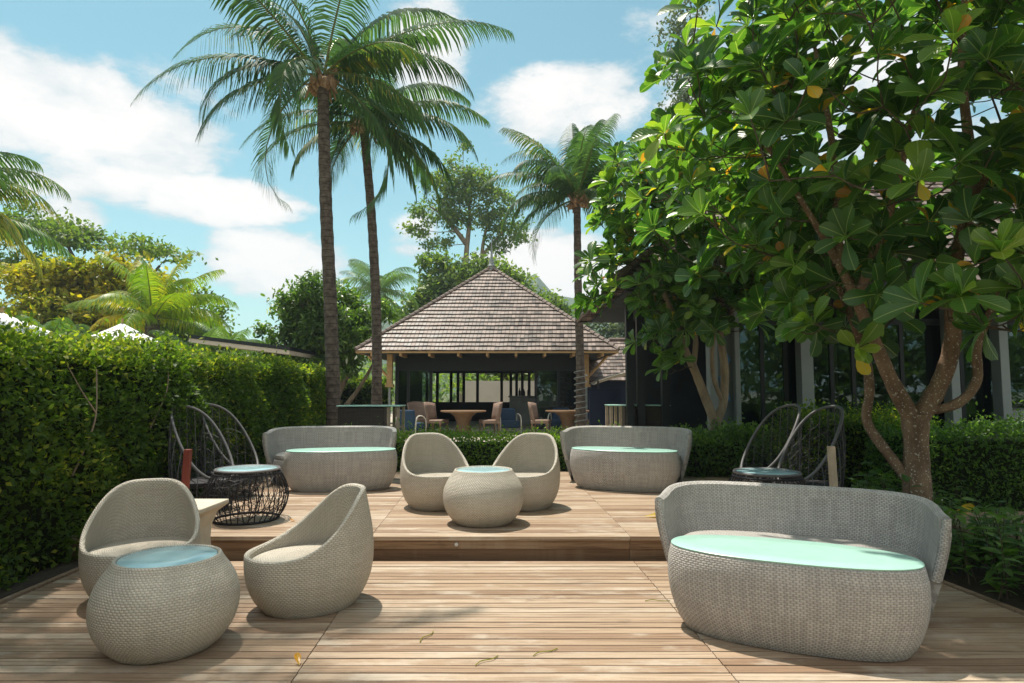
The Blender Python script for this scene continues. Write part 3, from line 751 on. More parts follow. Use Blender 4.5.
def oval_table(label, loc, rz):
    t = thing('oval_table', label, 'table', loc, rz, 'oval grey wicker tables with mint glass tops')
    a, b = 0.735, 0.33
    pr = [(0.60, 0.004)] + curve_prof([0.004, 0.04, 0.12, 0.22, 0.32, 0.42, 0.50], [0.118, 0.086, 0.046, 0.016, 0.003, 0.003, 0.022]) + [(0.026, 0.510), (0.034, 0.513), (0.042, 0.508), (0.046, 0.48)]
    m = MB(); oval_body(m, a, b, pr); m.build('body', M['greywicker'], t)
    g = MB(); oval_body(g, a, b, [(0.036, 0.512), (0.028, 0.516), (0.027, 0.522), (0.033, 0.526), (0.2, 0.526), (0.5, 0.526), (0.74, 0.526)]); g.build('glass_top', M['mint'], t)
    return t
ot0 = oval_table('largest looking oval grey wicker table with mint glass top, nearest on the lower deck', (1.70, 4.02, 0.0), R(-24))
dup(ot0, (1.49, 8.66, 0.2), R(-22), 'oval grey wicker mint topped table on the raised deck beside the leafy shrub')
dup(ot0, (-2.27, 8.62, 0.2), R(11), 'oval grey wicker table with mint top on the raised deck, next to the tall hedge')

def sofa(label, loc, rz):
    t = thing('curved_sofa', label, 'sofa', loc, rz, 'curved grey wicker sofas')
    A, B, ex = 0.92, 0.56, 4.2; n = 96; T = 0.05
    mb = MB(); P = []; UV = []; L = 0; pl = None
    a0, a1 = R(-6), R(186)
    for i in range(n + 1):
        th = a0 + (a1 - a0) * i / n
        H = 0.70 + 0.05 * max(math.sin(th), 0) ** 0.5
        x0, y0 = sup(A, B, th, ex)
        if pl: L += math.hypot(x0 - pl[0], y0 - pl[1])
        pl = (x0, y0)
        row = []; uv = []; v = 0; pv = None
        def add(ins, z):
            nonlocal v, pv
            x, y = sup(A - ins, B - ins, th, ex)
            if pv: v += math.hypot(pv[0] - ins, pv[1] - z)
            pv = (ins, z); row.append((x, y, z)); uv.append((L, v))
        def flare(z): return 0.155 * (1 - min(z / 0.62, 1.0)) ** 1.35 
        for k in range(15): z = 0.004 + (H - 0.004) * k / 14; add(flare(z), z)
        for k in range(1, 6): q = PI * k / 6; add(flare(H) + T / 2 - T / 2 * math.cos(q), H + T / 2 * math.sin(q) * 0.8)
        for k in range(12): z = H + (0.25 - H) * k / 11; add(flare(z) + T + 0.012, z)
        P.append(row); UV.append(uv)
    nv = len(P[0]); b0 = mb.grid(P, UV)
    mb.face([b0 + j for j in range(nv)][::-1], None); mb.face([b0 + n * nv + j for j in range(nv)], None)
    # rolled edge down the front of each arm
    mb.build('backrest', M['greywicker'], t)
    for i in (0, n):
        e = MB(); pts = [(Vector(P[i][j]) + Vector(P[i][max(nv - 1 - j, 19)])) * 0.5 for j in range(4, 15)] + [Vector(P[i][17]) - Vector((0, 0, 0.022))]
        e.tube(pts, [0.026] * 11 + [0.02], 8); e.build('arm_edge', M['greywicker'], t)
    s = MB(); pr = [(0.5, 0.004)] + curve_prof([0.004, 0.05, 0.14, 0.26, 0.335], [0.10, 0.07, 0.02, 0.0, 0.02]) + [(0.035, 0.345)]
    oval_body(s, 0.80, 0.43, pr, ex=2.6); s.build('seat_base', M['greywicker'], t)
    s = MB(); oval_body(s, 0.80, 0.43, [(0.037, 0.346), (0.03, 0.36), (0.035, 0.40), (0.06, 0.415), (0.3, 0.42), (0.6, 0.42), (0.79, 0.42)], ex=2.6); s.build('seat', M['greywicker'], t)
    return t
sf0 = sofa('large curved grey wicker sofa nearest the camera on the lower deck', (1.97, 4.60, 0.0), R(-24))
dup(sf0, (1.63, 9.28, 0.2), R(-18), 'curved grey wicker sofa on the raised deck beside the leafy shrub')
dup(sf0, (-2.60, 9.32, 0.2), R(9), 'curved grey wicker sofa on the raised deck beside the tall hedge')

def wire_table(label, loc, rz=0):
    t = thing('wire_drum_table', label, 'table', loc, rz, 'black rattan drum tables')
    prof = lambda z: 0.30 + 0.105 * math.sin(min(max(z / 0.50, 0), 1) * PI) ** 0.8 - 0.02 * z
    rnd = random.Random(3); web = MB()
    n = 40
    for i in range(n):
        a = i * 2 * PI / n; ph = rnd.random() * 6
        pts = [(prof(z) * math.cos(a + 0.035 * math.sin(z * 18 + ph)), prof(z) * math.sin(a + 0.035 * math.sin(z * 18 + ph)), z) for z in np.linspace(0.01, 0.50, 9)]
        web.tube(pts, 0.0055, 4)
    for i in range(150):
        a = rnd.random() * 2 * PI; z = rnd.uniform(0.02, 0.48); da = rnd.uniform(-1, 1); dz = rnd.uniform(-1, 1); pts = []
        for k in range(7):
            zz = min(max(z, 0.012), 0.495); pts.append(((prof(zz) + 0.004) * math.cos(a), (prof(zz) + 0.004) * math.sin(a), zz)); a += 0.10 * da; z += 0.035 * dz; da += rnd.uniform(-.7, .7); dz += rnd.uniform(-.7, .7)
        web.tube(pts, 0.0032, 3)
    web.build('rattan_web', M['rope'], t)
    for z, r_ in ((0.012, 0.012), (0.47, 0.010)):
        rg = MB(); rg.tube([((prof(z)) * math.cos(k * 2 * PI / 48), prof(z) * math.sin(k * 2 * PI / 48), z) for k in range(48)], r_, 6, closed=True); rg.build('ring', M['rope'], t)
    rm = MB(); rm.lathe([(0.285, 0.492), (0.312, 0.495), (0.318, 0.508), (0.310, 0.518), (0.296, 0.519), (0.288, 0.512), (0.287, 0.5)], 64); rm.build('rim', M['tube'], t)
    g = MB(); g.lathe([(0.27, 0.5), (0.286, 0.503), (0.286, 0.511), (0.283, 0.514), (0.1, 0.514), (0.003, 0.514)], 64, capt=True); g.build('glass_top', M['pale'], t)
    return t
wt0 = wire_table('black woven rattan drum table at the step edge beside the red brown post', (-2.70, 6.62, 0.2))
dup(wt0, (2.50, 6.36, 0.2), 1.9, 'black rattan drum table with sky tinted glass top mostly hidden behind the nearest sofa')

def wire_chair(label, loc, rz):
    t = thing('wire_lounge_chair', label, 'chair', loc, rz, 'tall black wire lounge chairs')
    W, D = 0.30, 0.34
    def H(th): s = (0.5 - 0.5 * math.cos(th)) ** 0.95; return 0.33 + 0.80 * (0.55 * s * s * (3 - 2 * s) + 0.45 * s)
    def top(th):                      # rim point; th=0 front (-Y)
        k = (0.5 - 0.5 * math.cos(th))
        x = W * math.sin(th) * (1.0 - 0.12 * k) ; y = -D * math.cos(th) + 0.08 * k
        return Vector((x, y, H(th)))
    def surf(th, f):
        p = top(th); b = Vector((0.25 * math.sin(th), -0.27 * math.cos(th), 0.02))
        q = b.lerp(p, f); bul = 0.10 * math.sin(f * PI) * (1 - 0.6 * (0.5 - 0.5 * math.cos(th)))
        return Vector((q.x + bul * math.sin(th), q.y - bul * math.cos(th), q.z))
    n = 72
    rm = MB(); rm.tube([top(i * 2 * PI / n) for i in range(n)], 0.016, 8, closed=True); rm.build('rim', M['tube'], t)
    rb = MB()
    for i in range(22):
        th = i * 2 * PI / 22; rb.tube([surf(th, f) for f in np.linspace(0, 0.99, 9)], 0.0045, 4)
    rb.tube([(0.25 * math.sin(k * 2 * PI / 32), -0.27 * math.cos(k * 2 * PI / 32), 0.02) for k in range(32)], 0.014, 6, closed=True)
    rb.build('ribs_frame', M['tube'], t)
    rnd = random.Random(11); wb = MB()
    for i in range(420):
        th = rnd.uniform(0, 2 * PI) if i % 3 else rnd.gauss(PI, 0.9); f = rnd.uniform(0.02, 0.97); da, df = rnd.uniform(-1, 1), rnd.uniform(-1, 1); pts = []
        for k in range(6):
            f = min(max(f, 0.01), 0.99); pts.append(surf(th, f)); th += 0.11 * da; f += 0.045 * df; da += rnd.uniform(-.8, .8); df += rnd.uniform(-.8, .8)
        wb.tube(pts, 0.0026, 3, cap=False)
    wb.build('wire_web', M['rope'], t)
    st = MB(); st.lathe([(0.29, 0.27), (0.30, 0.29), (0.29, 0.315), (0.2, 0.325), (0.003, 0.327)], 40, capb=True, capt=True); st.build('seat', M['rope'], t)
    return t
wc0 = wire_chair('tall black wire lounge chair by the hedge, nearest the red brown post', (-3.43, 7.20, 0.2), face_to(0.90, -0.43))
dup(wc0, (-3.50, 8.05, 0.2), face_to(0.93, -0.36), 'tall black wire lounge chair by the hedge, half behind its twin')
dup(wc0, (3.06, 7.70, 0.2), face_to(-0.92, -0.40), 'tall black wire lounge chair against the dark windows, farther of the pair under the trees')
dup(wc0, (3.20, 6.98, 0.2), face_to(-0.92, -0.40), 'tall black wire lounge chair under the trees directly behind the pale timber post')

def umbrella_base(label, loc, postmat, lean, h):
    t = thing('parasol_stand', label, 'parasol stand', loc, 0.0, 'parasol stands with post stubs')
    b = MB(); b.grid([[(s * x, q * x, z) for x, z in ((0.19, 0), (0.18, 0.06), (0.165, 0.22), (0.17, 0.34), (0.205, 0.45), (0.27, 0.505), (0.27, 0.54))] for s, q in ((-1, -1), (1, -1), (1, 1), (-1, 1))], closed_u=True)
    b.face([6, 13, 20, 27]); b.build('plinth', M['plinth'], t, smooth=False, bevel=0.008)
    p = MB(); p.box(-0.026, 0.026, -0.026, 0.026, 0.541, h, top=(-0.026 + lean, 0.026 + lean, -0.026, 0.026)); p.build('post', postmat, t, smooth=False, bevel=0.004)
    return t
umbrella_base('cream stone parasol stand with red brown post stub behind the wicker chair', (-2.80, 5.55, 0.0), M['redpost'], 0.02, 1.0)
umbrella_base('parasol stand with pale weathered post stub behind the nearest sofa', (2.74, 5.52, 0.0), M['greypost'], -0.015, 1.03)

def bar_table(label, loc, rz, flip):
    t = thing('bar_table', label, 'table', loc, rz, 'dark wicker bar tables')
    b = MB(); b.box(-0.58 if flip < 0 else -0.30, 0.30 if flip < 0 else 0.58, -0.32, 0.32, 0.0, 1.02); b.build('wicker_body', M['darkwicker'], t, smooth=False, bevel=0.012)
    g = MB(); g.box(-0.60, 0.60, -0.36, 0.36, 1.035, 1.055); g.build('glass_top', M['mint'], t, smooth=False, bevel=0.004)
    for sy in (-1, 1):
        for x in (0.56, 0.38):
            l = MB(); l.box(-flip * x - 0.028 if flip > 0 else x - 0.028, -flip * x + 0.028 if flip > 0 else x + 0.028, sy * 0.29 - 0.028, sy * 0.29 + 0.028, 0, 1.03); l.build('leg', M['greypost'], t, smooth=False)
    s = -flip
    for z in (0.28, 0.62):
        for ya in (-0.31, 0.27): r = MB(); r.box(min(s * 0.53, s * 0.41), max(s * 0.53, s * 0.41), ya, ya + 0.04, z - 0.022, z + 0.022); r.build('rail', M['greypost'], t, smooth=False)
    return t
bar_table('dark wicker bar table with glass top beside the tallest palm trunk', (-2.72, 12.5, 0.17), 0.0, -1)
bar_table('dark wicker bar table with glass top in front of the restaurant entrance', (2.52, 13.0, 0.17), 0.0, 1)

def dining_table(label, loc):
    t = thing('dining_table', label, 'table', loc, 0, 'round timber pedestal dining tables')
    a = MB(); a.lathe([(0.30, 0), (0.30, 0.03), (0.22, 0.2), (0.20, 0.35), (0.27, 0.55), (0.42, 0.68)], 32, capb=True, capt=True); a.build('pedestal', M['tablewood'], t)
    b = MB(); b.lathe([(0.60, 0.685), (0.69, 0.70), (0.70, 0.72), (0.69, 0.74), (0.004, 0.74)], 40, capb=True, capt=True); b.build('tabletop', M['tablewood'], t)
    return t
dt0 = dining_table('round brown pedestal table under the pavilion roof, nearer the left bracketed post', (-1.48, 19.6, 0.17))
dup(dt0, (1.72, 19.8, 0.17), 0, 'round brown pedestal table at the right corner of the pavilion by the palm trunk')
def dining_chair(label, loc, rz):
    t = thing('dining_chair', label, 'chair', loc, rz, 'brown wicker dining chairs at the pavilion')
    s = MB(); s.box(-0.31, 0.31, -0.30, 0.24, 0.36, 0.46); s.build('seat', M['brownwicker'], t, bevel=0.02)
    b = MB(); P = []
    for i in range(9):
        x = -0.325 + i * 0.08125; cv = 0.10 * (x / 0.26) ** 2
        P.append([(x * (0.92 + 0.12 * k), 0.24 - cv + 0.10 * k, 0.40 + 0.60 * k - 0.03 * (x / .26) ** 2 * k) for k in (0, 0.33, 0.66, 1.0)])
    b.grid(P, [[(i * 0.065, k * 0.18) for k in range(4)] for i in range(9)]); o = b.build('backrest', M['brownwicker'], t); md = o.modifiers.new('thick', 'SOLIDIFY'); md.thickness = 0.045
    for x in (-0.27, 0.27):
        for y in (-0.25, 0.2): l = MB(); l.box(x - 0.022, x + 0.022, y - 0.022, y + 0.022, 0, 0.38); l.build('leg', M['tablewood'], t, smooth=False)
    return t
dc0 = dining_chair('brown wicker dining chair at the left of the left pavilion table', (-2.30, 19.55, 0.17), face_to(0.85, -0.25))
dup(dc0, (-0.66, 19.5, 0.17), face_to(-0.95, -0.25), 'brown wicker dining chair at the right of the left pavilion table')
dup(dc0, (0.86, 19.6, 0.17), face_to(0.85, -0.2), 'brown wicker dining chair at the left of the right pavilion table')
dup(dc0, (2.42, 19.7, 0.17), face_to(-0.9, -0.3), 'brown wicker dining chair at the right corner table beside the palm trunk')
dup(dc0, (-2.9, 20.4, 0.17), face_to(0.6, -0.7), 'brown wicker dining chair in shadow behind the left pavilion table')
def pouf(label, loc, rz):
    t = thing('lounge_chair', label, 'chair', loc, rz, 'blue lounge chairs at the pavilion')
    b = MB(); b.box(-0.30, 0.30, -0.30, 0.30, 0.18, 0.40); b.build('cushion', M['bluefab'], t, bevel=0.05)
    k = MB(); k.box(-0.30, 0.30, 0.22, 0.36, 0.25, 0.78, top=(-0.27, 0.27, 0.30, 0.42)); k.build('backrest', M['bluefab'], t, bevel=0.04)
    for x in (-0.33, 0.33):
        a = MB(); a.tube(smooth_path([(x, -0.28, 0.0), (x, -0.26, 0.5), (x, 0.3, 0.56), (x, 0.40, 0.0)], 5), 0.022, 6); a.build('arm_frame', M['palewall'], t)
    return t
pf0 = pouf('blue cushioned lounge chair behind the left pavilion chair', (-2.98, 19.1, 0.17), face_to(0.3, 0.9))
dup(pf0, (-0.1, 20.3, 0.17), face_to(0.2, -0.9), 'blue cushioned lounge chair between the two round pavilion tables')
dup(pf0, (1.55, 21.0, 0.17), face_to(-0.2, -0.9), 'blue cushioned lounge chair behind the right pavilion table')

lt = MB(); lt.lathe([(0.017, 0), (0.018, 0.012), (0.012, 0.018), (0.002, 0.019)], 16, capb=True, capt=True)
o = lt.build('step_light', M['stepmetal']); o.rotation_euler = (R(90), 0, 0); o.location = (-0.50, 5.879, 0.125); tag(o, 'small metal step light on the front edge of the raised deck', 'step light')

# ================================================================== PLANTS
def crown_scatter(name, parent, material, pos, size, up=0.35, droop=0.2, template='small', tone=None, dirs=None):
    n = len(pos); d = rand_dirs(n) if dirs is None else dirs; d[:, 2] -= droop
    nr = rand_dirs(n); nr[:, 2] += up * 2
    s = size * rng.uniform(0.7, 1.3, n); r = np.clip(rng.beta(2.2, 2.2, n) if tone is None else tone, 0, 1)
    T = (SMALL_V, SMALL_F, None) if template == 'small' else (OVL[0], OVL[1], OVL[2])
    V, F, rr, uv = scatter(T[0], T[1], T[2], pos, d, nr, s, r)
    return big_mesh(name, V, F, rr, material, parent, uv)

def wob(x, y, z, s=1.0):
    return (np.sin(x * 3.1 * s + 1.7 * np.sin(y * 1.3 * s)) + np.sin(y * 2.7 * s + z * 2.2 * s + 1.0) + np.sin(z * 3.7 * s + x * 1.9 * s)) / 3

def hedge(label, x0, x1, y0, y1, z0, z1, n, size, material, shear=0.0, amp=0.10, stems=(), cat='hedge', faces='LRFBT', name='hedge', grade=None):
    t = thing(name, label, cat, ((x0 + x1) / 2, (y0 + y1) / 2, z0))
    X, Y, Z = (x1 - x0) / 2, (y1 - y0) / 2, z1 - z0
    ar = {'L': 4 * Y * Z / 2, 'R': 4 * Y * Z / 2, 'F': 2 * X * Z, 'B': 2 * X * Z, 'T': 4 * X * Y}
    ar = {k: ar[k] for k in faces}; tot_ = sum(ar.values()); pts = []; nrs = []
    for k, a in ar.items():
        m = int(n * a / tot_); u = rng.uniform(-1, 1, m); v = rng.uniform(0, 1, m)
        if grade is not None and k in 'LRT':       # denser towards the camera
            u = -1 + 2 * rng.uniform(0, 1, m) ** grade
        dep = rng.exponential(0.085, m) - 0.035
        if k in 'LR':
            s = 1 if k == 'R' else -1; p = np.stack([np.full(m, s * X), u * Y, v * Z], 1); nn = np.array([s, 0, 0])
        elif k in 'FB':
            s = 1 if k == 'B' else -1; p = np.stack([u * X, np.full(m, s * Y), v * Z], 1); nn = np.array([0, s, 0])
        else:
            p = np.stack([rng.uniform(-1, 1, m) * X, u * Y, np.full(m, Z)], 1); nn = np.array([0, 0, 1])
            dep = dep - rng.exponential(0.045, m)
        b = wob(p[:, 0] + x0, p[:, 1] + y0, p[:, 2]) * amp + wob(p[:, 0] * 3, p[:, 1] * 3 + 2, p[:, 2] * 3) * amp * 0.5
        # deep hollows here and there
        p = p + nn[None] * (b - dep)[:, None]
        pts.append(p); nrs.append(np.tile(nn, (m, 1)))
    p = np.concatenate(pts); nn = np.concatenate(nrs).astype(float)
    # round the upper edges
    p[:, 0] += shear * (p[:, 1])
    d = rand_dirs(len(p)) + nn * 0.55; d[:, 2] += 0.15
    nr = rand_dirs(len(p)) * 0.9 + nn * 0.5; nr[:, 2] += 0.55
    tone = np.clip(rng.beta(2, 2.4, len(p)) + 0.22 * (nn[:, 2] > 0.5) + 0.26 * wob(p[:, 0] * 1.3, p[:, 1] * 1.3, p[:, 2] * 1.7) + 0.14 * rng.normal(size=len(p)), 0, 1)  # leaves on the top face toned lighter, sunlight painted into their colour
    s = size * rng.uniform(0.65, 1.3, len(p))
    if grade is not None: s = s * np.clip(1.0 + 0.35 * (p[:, 1] / Y), 0.6, 1.4)
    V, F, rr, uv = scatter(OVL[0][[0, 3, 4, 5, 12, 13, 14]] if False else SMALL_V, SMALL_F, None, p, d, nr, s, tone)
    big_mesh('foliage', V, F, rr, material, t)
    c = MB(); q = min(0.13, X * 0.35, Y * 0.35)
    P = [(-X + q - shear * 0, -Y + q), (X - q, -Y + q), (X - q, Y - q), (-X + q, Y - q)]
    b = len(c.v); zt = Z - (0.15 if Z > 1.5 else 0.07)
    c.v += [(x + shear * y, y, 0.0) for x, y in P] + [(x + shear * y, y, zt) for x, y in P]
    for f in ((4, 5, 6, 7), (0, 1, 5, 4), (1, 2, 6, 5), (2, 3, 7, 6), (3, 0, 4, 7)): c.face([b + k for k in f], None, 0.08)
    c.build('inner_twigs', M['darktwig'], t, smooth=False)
    for pth, rd in stems:
        s_ = MB(); pp = smooth_path([(x - (x0 + x1) / 2, y - (y0 + y1) / 2, z - z0) for x, y, z in pth], 5); s_.tube(pp, lerp_list([rd, rd * 0.5], len(pp)), 6); s_.build('stem', M['smoothbark'], t)
    return t
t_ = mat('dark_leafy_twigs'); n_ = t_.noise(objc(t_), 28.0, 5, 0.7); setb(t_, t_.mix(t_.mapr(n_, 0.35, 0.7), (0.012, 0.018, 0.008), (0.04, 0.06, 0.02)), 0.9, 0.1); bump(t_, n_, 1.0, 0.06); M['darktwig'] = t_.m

hedge('tall clipped green hedge along the left side of the decks', -5.55, -3.89, -2.0, 15.0, -0.05, 1.91, 120000, 0.064, M['leaf_hedge'], shear=-0.045, amp=0.15, faces='RTFB', grade=1.0,
      stems=[(((-3.90, 5.75, 0.75), (-3.81, 5.8, 1.05), (-3.78, 5.85, 1.3), (-3.88, 5.98, 1.7)), 0.010), (((-3.78, 5.85, 1.3), (-3.82, 5.7, 1.5), (-3.90, 5.62, 1.72)), 0.007), (((-3.90, 6.95, 1.1), (-3.82, 7.1, 1.5), (-3.90, 7.25, 1.8)), 0.008)])
hedge('low clipped box hedge behind the raised deck facing the pavilion', -3.4, 1.9, 10.62, 11.4, 0.12, 0.69, 15000, 0.055, M['leaf_box'], amp=0.05, faces='FTLR')
hedge('leafy dark green shrub at the foot of the slim multi stemmed tree', 2.55, 4.15, 9.75, 10.9, 0.12, 0.72, 7000, 0.075, M['leaf_dark'], amp=0.14, faces='FTLR', cat='shrub', name='shrub')
hedge('waist high clipped hedge with yellow lit top behind the wire chairs', 3.85, 5.6, 8.5, 9.5, 0.05, 1.10, 10500, 0.055, M['leaf_hedge'], amp=0.08, faces='FTLR')
hedge('dark clipped hedge right of the speckled tree trunk by the walkway', 4.55, 12.0, 7.15, 8.3, 0.05, 1.00, 25000, 0.050, M['leaf_dark'], amp=0.08, faces='FTL')

hedge('loose dark shrubbery under the frangipani tree behind the bar table', -10.5, -5.3, 26.2, 27.4, 0.0, 1.75, 9000, 0.16, M['leaf_hedge'], amp=0.3, faces='FTR', cat='shrub', name='shrub')

def leafy_bed(label, x0, x1, y0, y1, count, h, leaf, mat_):
    t = thing('ground_shrub', label, 'shrub', ((x0 + x1) / 2, (y0 + y1) / 2, 0.03))
    X, Y = (x1 - x0) / 2, (y1 - y0) / 2
    parts = []; st = MB()
    for k in range(count):
        bx, by = rng.uniform(-X, X), rng.uniform(-Y, Y); hh = h * rng.uniform(0.55, 1.1)
        tip = Vector((bx + rng.normal() * 0.08, by + rng.normal() * 0.08, hh))
        st.tube([(bx, by, 0), ((bx + tip.x) / 2 + 0.01, (by + tip.y) / 2, hh * 0.5), tip], [0.007, 0.005, 0.003], 4)
        m = int(rng.integers(12, 20)); f = np.sort(rng.uniform(0.10, 1.02, m))
        pos = np.stack([bx + (tip.x - bx) * f, by + (tip.y - by) * f, hh * f], 1)
        a = np.arange(m) * 2.4 + rng.uniform(0, 6); el = rng.uniform(-0.1, 0.75, m)
        d = np.stack([np.cos(a) * np.cos(el), np.sin(a) * np.cos(el), np.sin(el)], 1)
        nr = np.tile(np.array([[0, 0, 1.0]]), (m, 1)) + rng.normal(size=(m, 3)) * 0.25
        parts.append(scatter(OVL[0], OVL[1], OVL[2], pos, d, nr, leaf * rng.uniform(0.7, 1.25, m), rng.beta(2, 2, m)))
    V, F, r, u = joinl(parts); big_mesh('foliage', V, F, r, mat_, t, u, smooth=True); st.build('stem', M['darkbark'], t)
leafy_bed('low leafy shrubs growing along the right edge of the lower deck', 3.42, 6.2, 3.3, 5.75, 400, 0.52, 0.115, M['leaf_dark'])
leafy_bed('young leafy plants around the foot of the speckled tree', 3.55, 4.3, 6.0, 7.3, 46, 0.62, 0.12, M['leaf_dark'])

# ---------------------------------------------------------------- sea almond trees
def almond_tree(label, base, limbs, centre, radii, count, leaf, barkmat, holes=(), seed=1):
    rg = np.random.default_rng(seed); rnd = random.Random(seed)
    t = thing('almond_tree', label, 'tree', base)
    B = Vector(base); tr = MB(); sk = []
    for pts, rads in limbs:
        pp = smooth_path(pts, 6); rr = lerp_list(rads, len(pp)); loc = [p - B for p in pp]
        tr.tube(loc, [r * (1 + 0.06 * rnd.uniform(-1, 1)) for r in rr], 12 if rads[0] > 0.05 else 8)
        for p, r in zip(loc, rr): sk.append((p.x, p.y, p.z, r))
    C = np.array(centre) - np.array(base); Rd = np.array(radii)
    # rosette positions spread through the outer part of an uneven crown
    pos = []
    while len(pos) < count:
        d = norm(rg.normal(size=(1, 3)))[0]; f = rg.uniform(0.30, 1.0) ** 0.55
        lump = 1 + 0.16 * math.sin(d[0] * 5 + seed) * math.sin(d[2] * 6 + 1) + 0.10 * math.sin(d[1] * 9 + 2 * d[0])
        p = C + d * Rd * f * lump
        w_ = p + np.array(base)
        if any(np.linalg.norm((w_ - np.array(h[:3])) / h[3]) < 1 for h in holes): continue
        if w_[2] < 1.78: continue
        if pos and min(np.sum((np.array(pos[-400:]) - p) ** 2, axis=1)) < (leaf * 0.50) ** 2: continue
        pos.append(p)
    pos = np.array(pos); S = np.array(sk); order = np.argsort(np.linalg.norm((pos - C) / Rd, axis=1))
    parts = []; tw = MB()
    axes = []
    for i in order:
        p = pos[i]
        dv = S[:, :3] - p; dist = np.linalg.norm(dv, axis=1) + np.maximum(S[:, 2] - p[2] + 0.1, 0) * 1.6
        j = int(np.argmin(dist)); q = S[j, :3]
        mid = (p + q) / 2 + np.array([0, 0, -0.10 * np.linalg.norm(p - q)]) + rg.normal(size=3) * 0.03
        r0 = min(S[j, 3] * 0.7, 0.006 + 0.012 * np.linalg.norm(p - q))
        pp = smooth_path([q, mid, p], 4); tw.tube(pp, lerp_list([max(r0, 0.006), 0.0055], len(pp)), 5, cap=False)
        S = np.vstack([S] + [np.array([[*v, 0.010]]) for v in pp[3:]])
        out = (p - C) / Rd; ax = norm((p - mid)[None])[0] * 0.7 + np.array([0, 0, 0.55]) + out * 0.35
        ax = ax / np.linalg.norm(ax)
        m = int(rg.integers(7, 12)); px = norm(np.cross(ax, [0.31, 0.77, 0.12])[None])[0]; py = np.cross(ax, px)
        a = np.arange(m) * 2.399 + rg.uniform(0, 6); e = np.linspace(0.25, 1.0 + 0.65 * rg.uniform(), m) + rg.normal(size=m) * 0.16
        d = np.cos(e)[:, None] * ax + np.sin(e)[:, None] * (np.cos(a)[:, None] * px + np.sin(a)[:, None] * py); d[:, 2] -= 0.02
        nr = ax[None] - d * np.sum(d * ax, axis=1)[:, None] + rg.normal(size=(m, 3)) * 0.30
        base_tone = rg.uniform(0.05, 0.85)
        tone = np.clip(base_tone + rg.normal(size=m) * 0.11, 0, 0.915)
        old = rg.uniform(size=m) < 0.034 * (1 + 2 * (e > 1.0)); tone[old] = rg.uniform(0.925, 1.0, old.sum())
        sz = leaf * np.interp(e, [0.3, 0.9, 1.6], [0.72, 1.05, 1.0]) * rg.uniform(0.72, 1.15, m) * np.where(old, 0.66, 1.0)
        parts.append(scatter(ALM[0], ALM[1], ALM[2], p + d * 0.012, d, nr, sz, tone))
    V, F, r, u = joinl(parts)
    tr.build('trunk', barkmat, t); tw.build('branch', M['darkbark'], t)
    big_mesh('crown', V, F, r, M['leaf_almond'], t, u, smooth=True)
    return t
almond_tree('large leafed almond tree with thick speckled trunk behind the nearest sofa', (3.98, 6.35, 0.0), [
    (((3.98, 6.35, 0.0), (3.95, 6.33, 0.5), (3.94, 6.3, 0.95), (3.93, 6.28, 1.28)), (0.155, 0.122, 0.112, 0.12)),
    (((3.93, 6.28, 1.18), (3.66, 6.2, 1.62), (3.42, 6.1, 2.1), (3.1, 6.0, 2.7), (2.6, 5.9, 3.5), (2.2, 5.85, 4.1)), (0.085, 0.070, 0.055, 0.036, 0.022, 0.012)),
    (((3.95, 6.28, 1.2), (4.15, 6.2, 1.6), (4.25, 6.15, 2.0), (4.25, 6.1, 2.6), (4.4, 6.0, 3.5), (4.3, 5.9, 4.6), (4.5, 6, 5.8)), (0.09, 0.082, 0.075, 0.065, 0.05, 0.035, 0.02)),
    (((4.0, 6.26, 1.3), (4.22, 6.1, 1.38), (4.35, 6.0, 1.6), (4.36, 5.95, 2.0), (4.6, 5.7, 2.7), (4.9, 5.4, 3.4)), (0.042, 0.046, 0.043, 0.042, 0.035, 0.02)),
    (((3.96, 6.3, 0.5), (3.72, 6.42, 0.9), (3.58, 6.5, 1.2), (3.62, 6.5, 1.5), (3.58, 6.5, 1.9), (3.4, 6.6, 2.6)), (0.06, 0.05, 0.046, 0.046, 0.042, 0.03)),
    (((3.3, 6.05, 2.4), (3.4, 5.6, 3.2), (3.3, 5.1, 3.8)), (0.05, 0.035, 0.015)),
    (((4.25, 6.1, 2.6), (4.7, 6.4, 3.5), (5.3, 6.7, 4.3)), (0.06, 0.04, 0.02)),
    (((3.1, 6.0, 2.7), (3.2, 6.2, 3.8), (3.1, 6.3, 5.0)), (0.05, 0.035, 0.018)),
    (((4.3, 6.05, 3.2), (4.2, 5.3, 3.5), (4.3, 4.7, 3.6)), (0.05, 0.03, 0.015)),
], (4.05, 6.05, 4.35), (2.75, 2.55, 2.65), 800, 0.285, M['almondbark'], holes=[(5.2, 7.0, 3.1, 0.6), (2.05, 6.0, 5.9, 0.7), (1.8, 5.5, 2.2, 0.75), (2.2, 4.8, 2.4, 0.7)], seed=4)
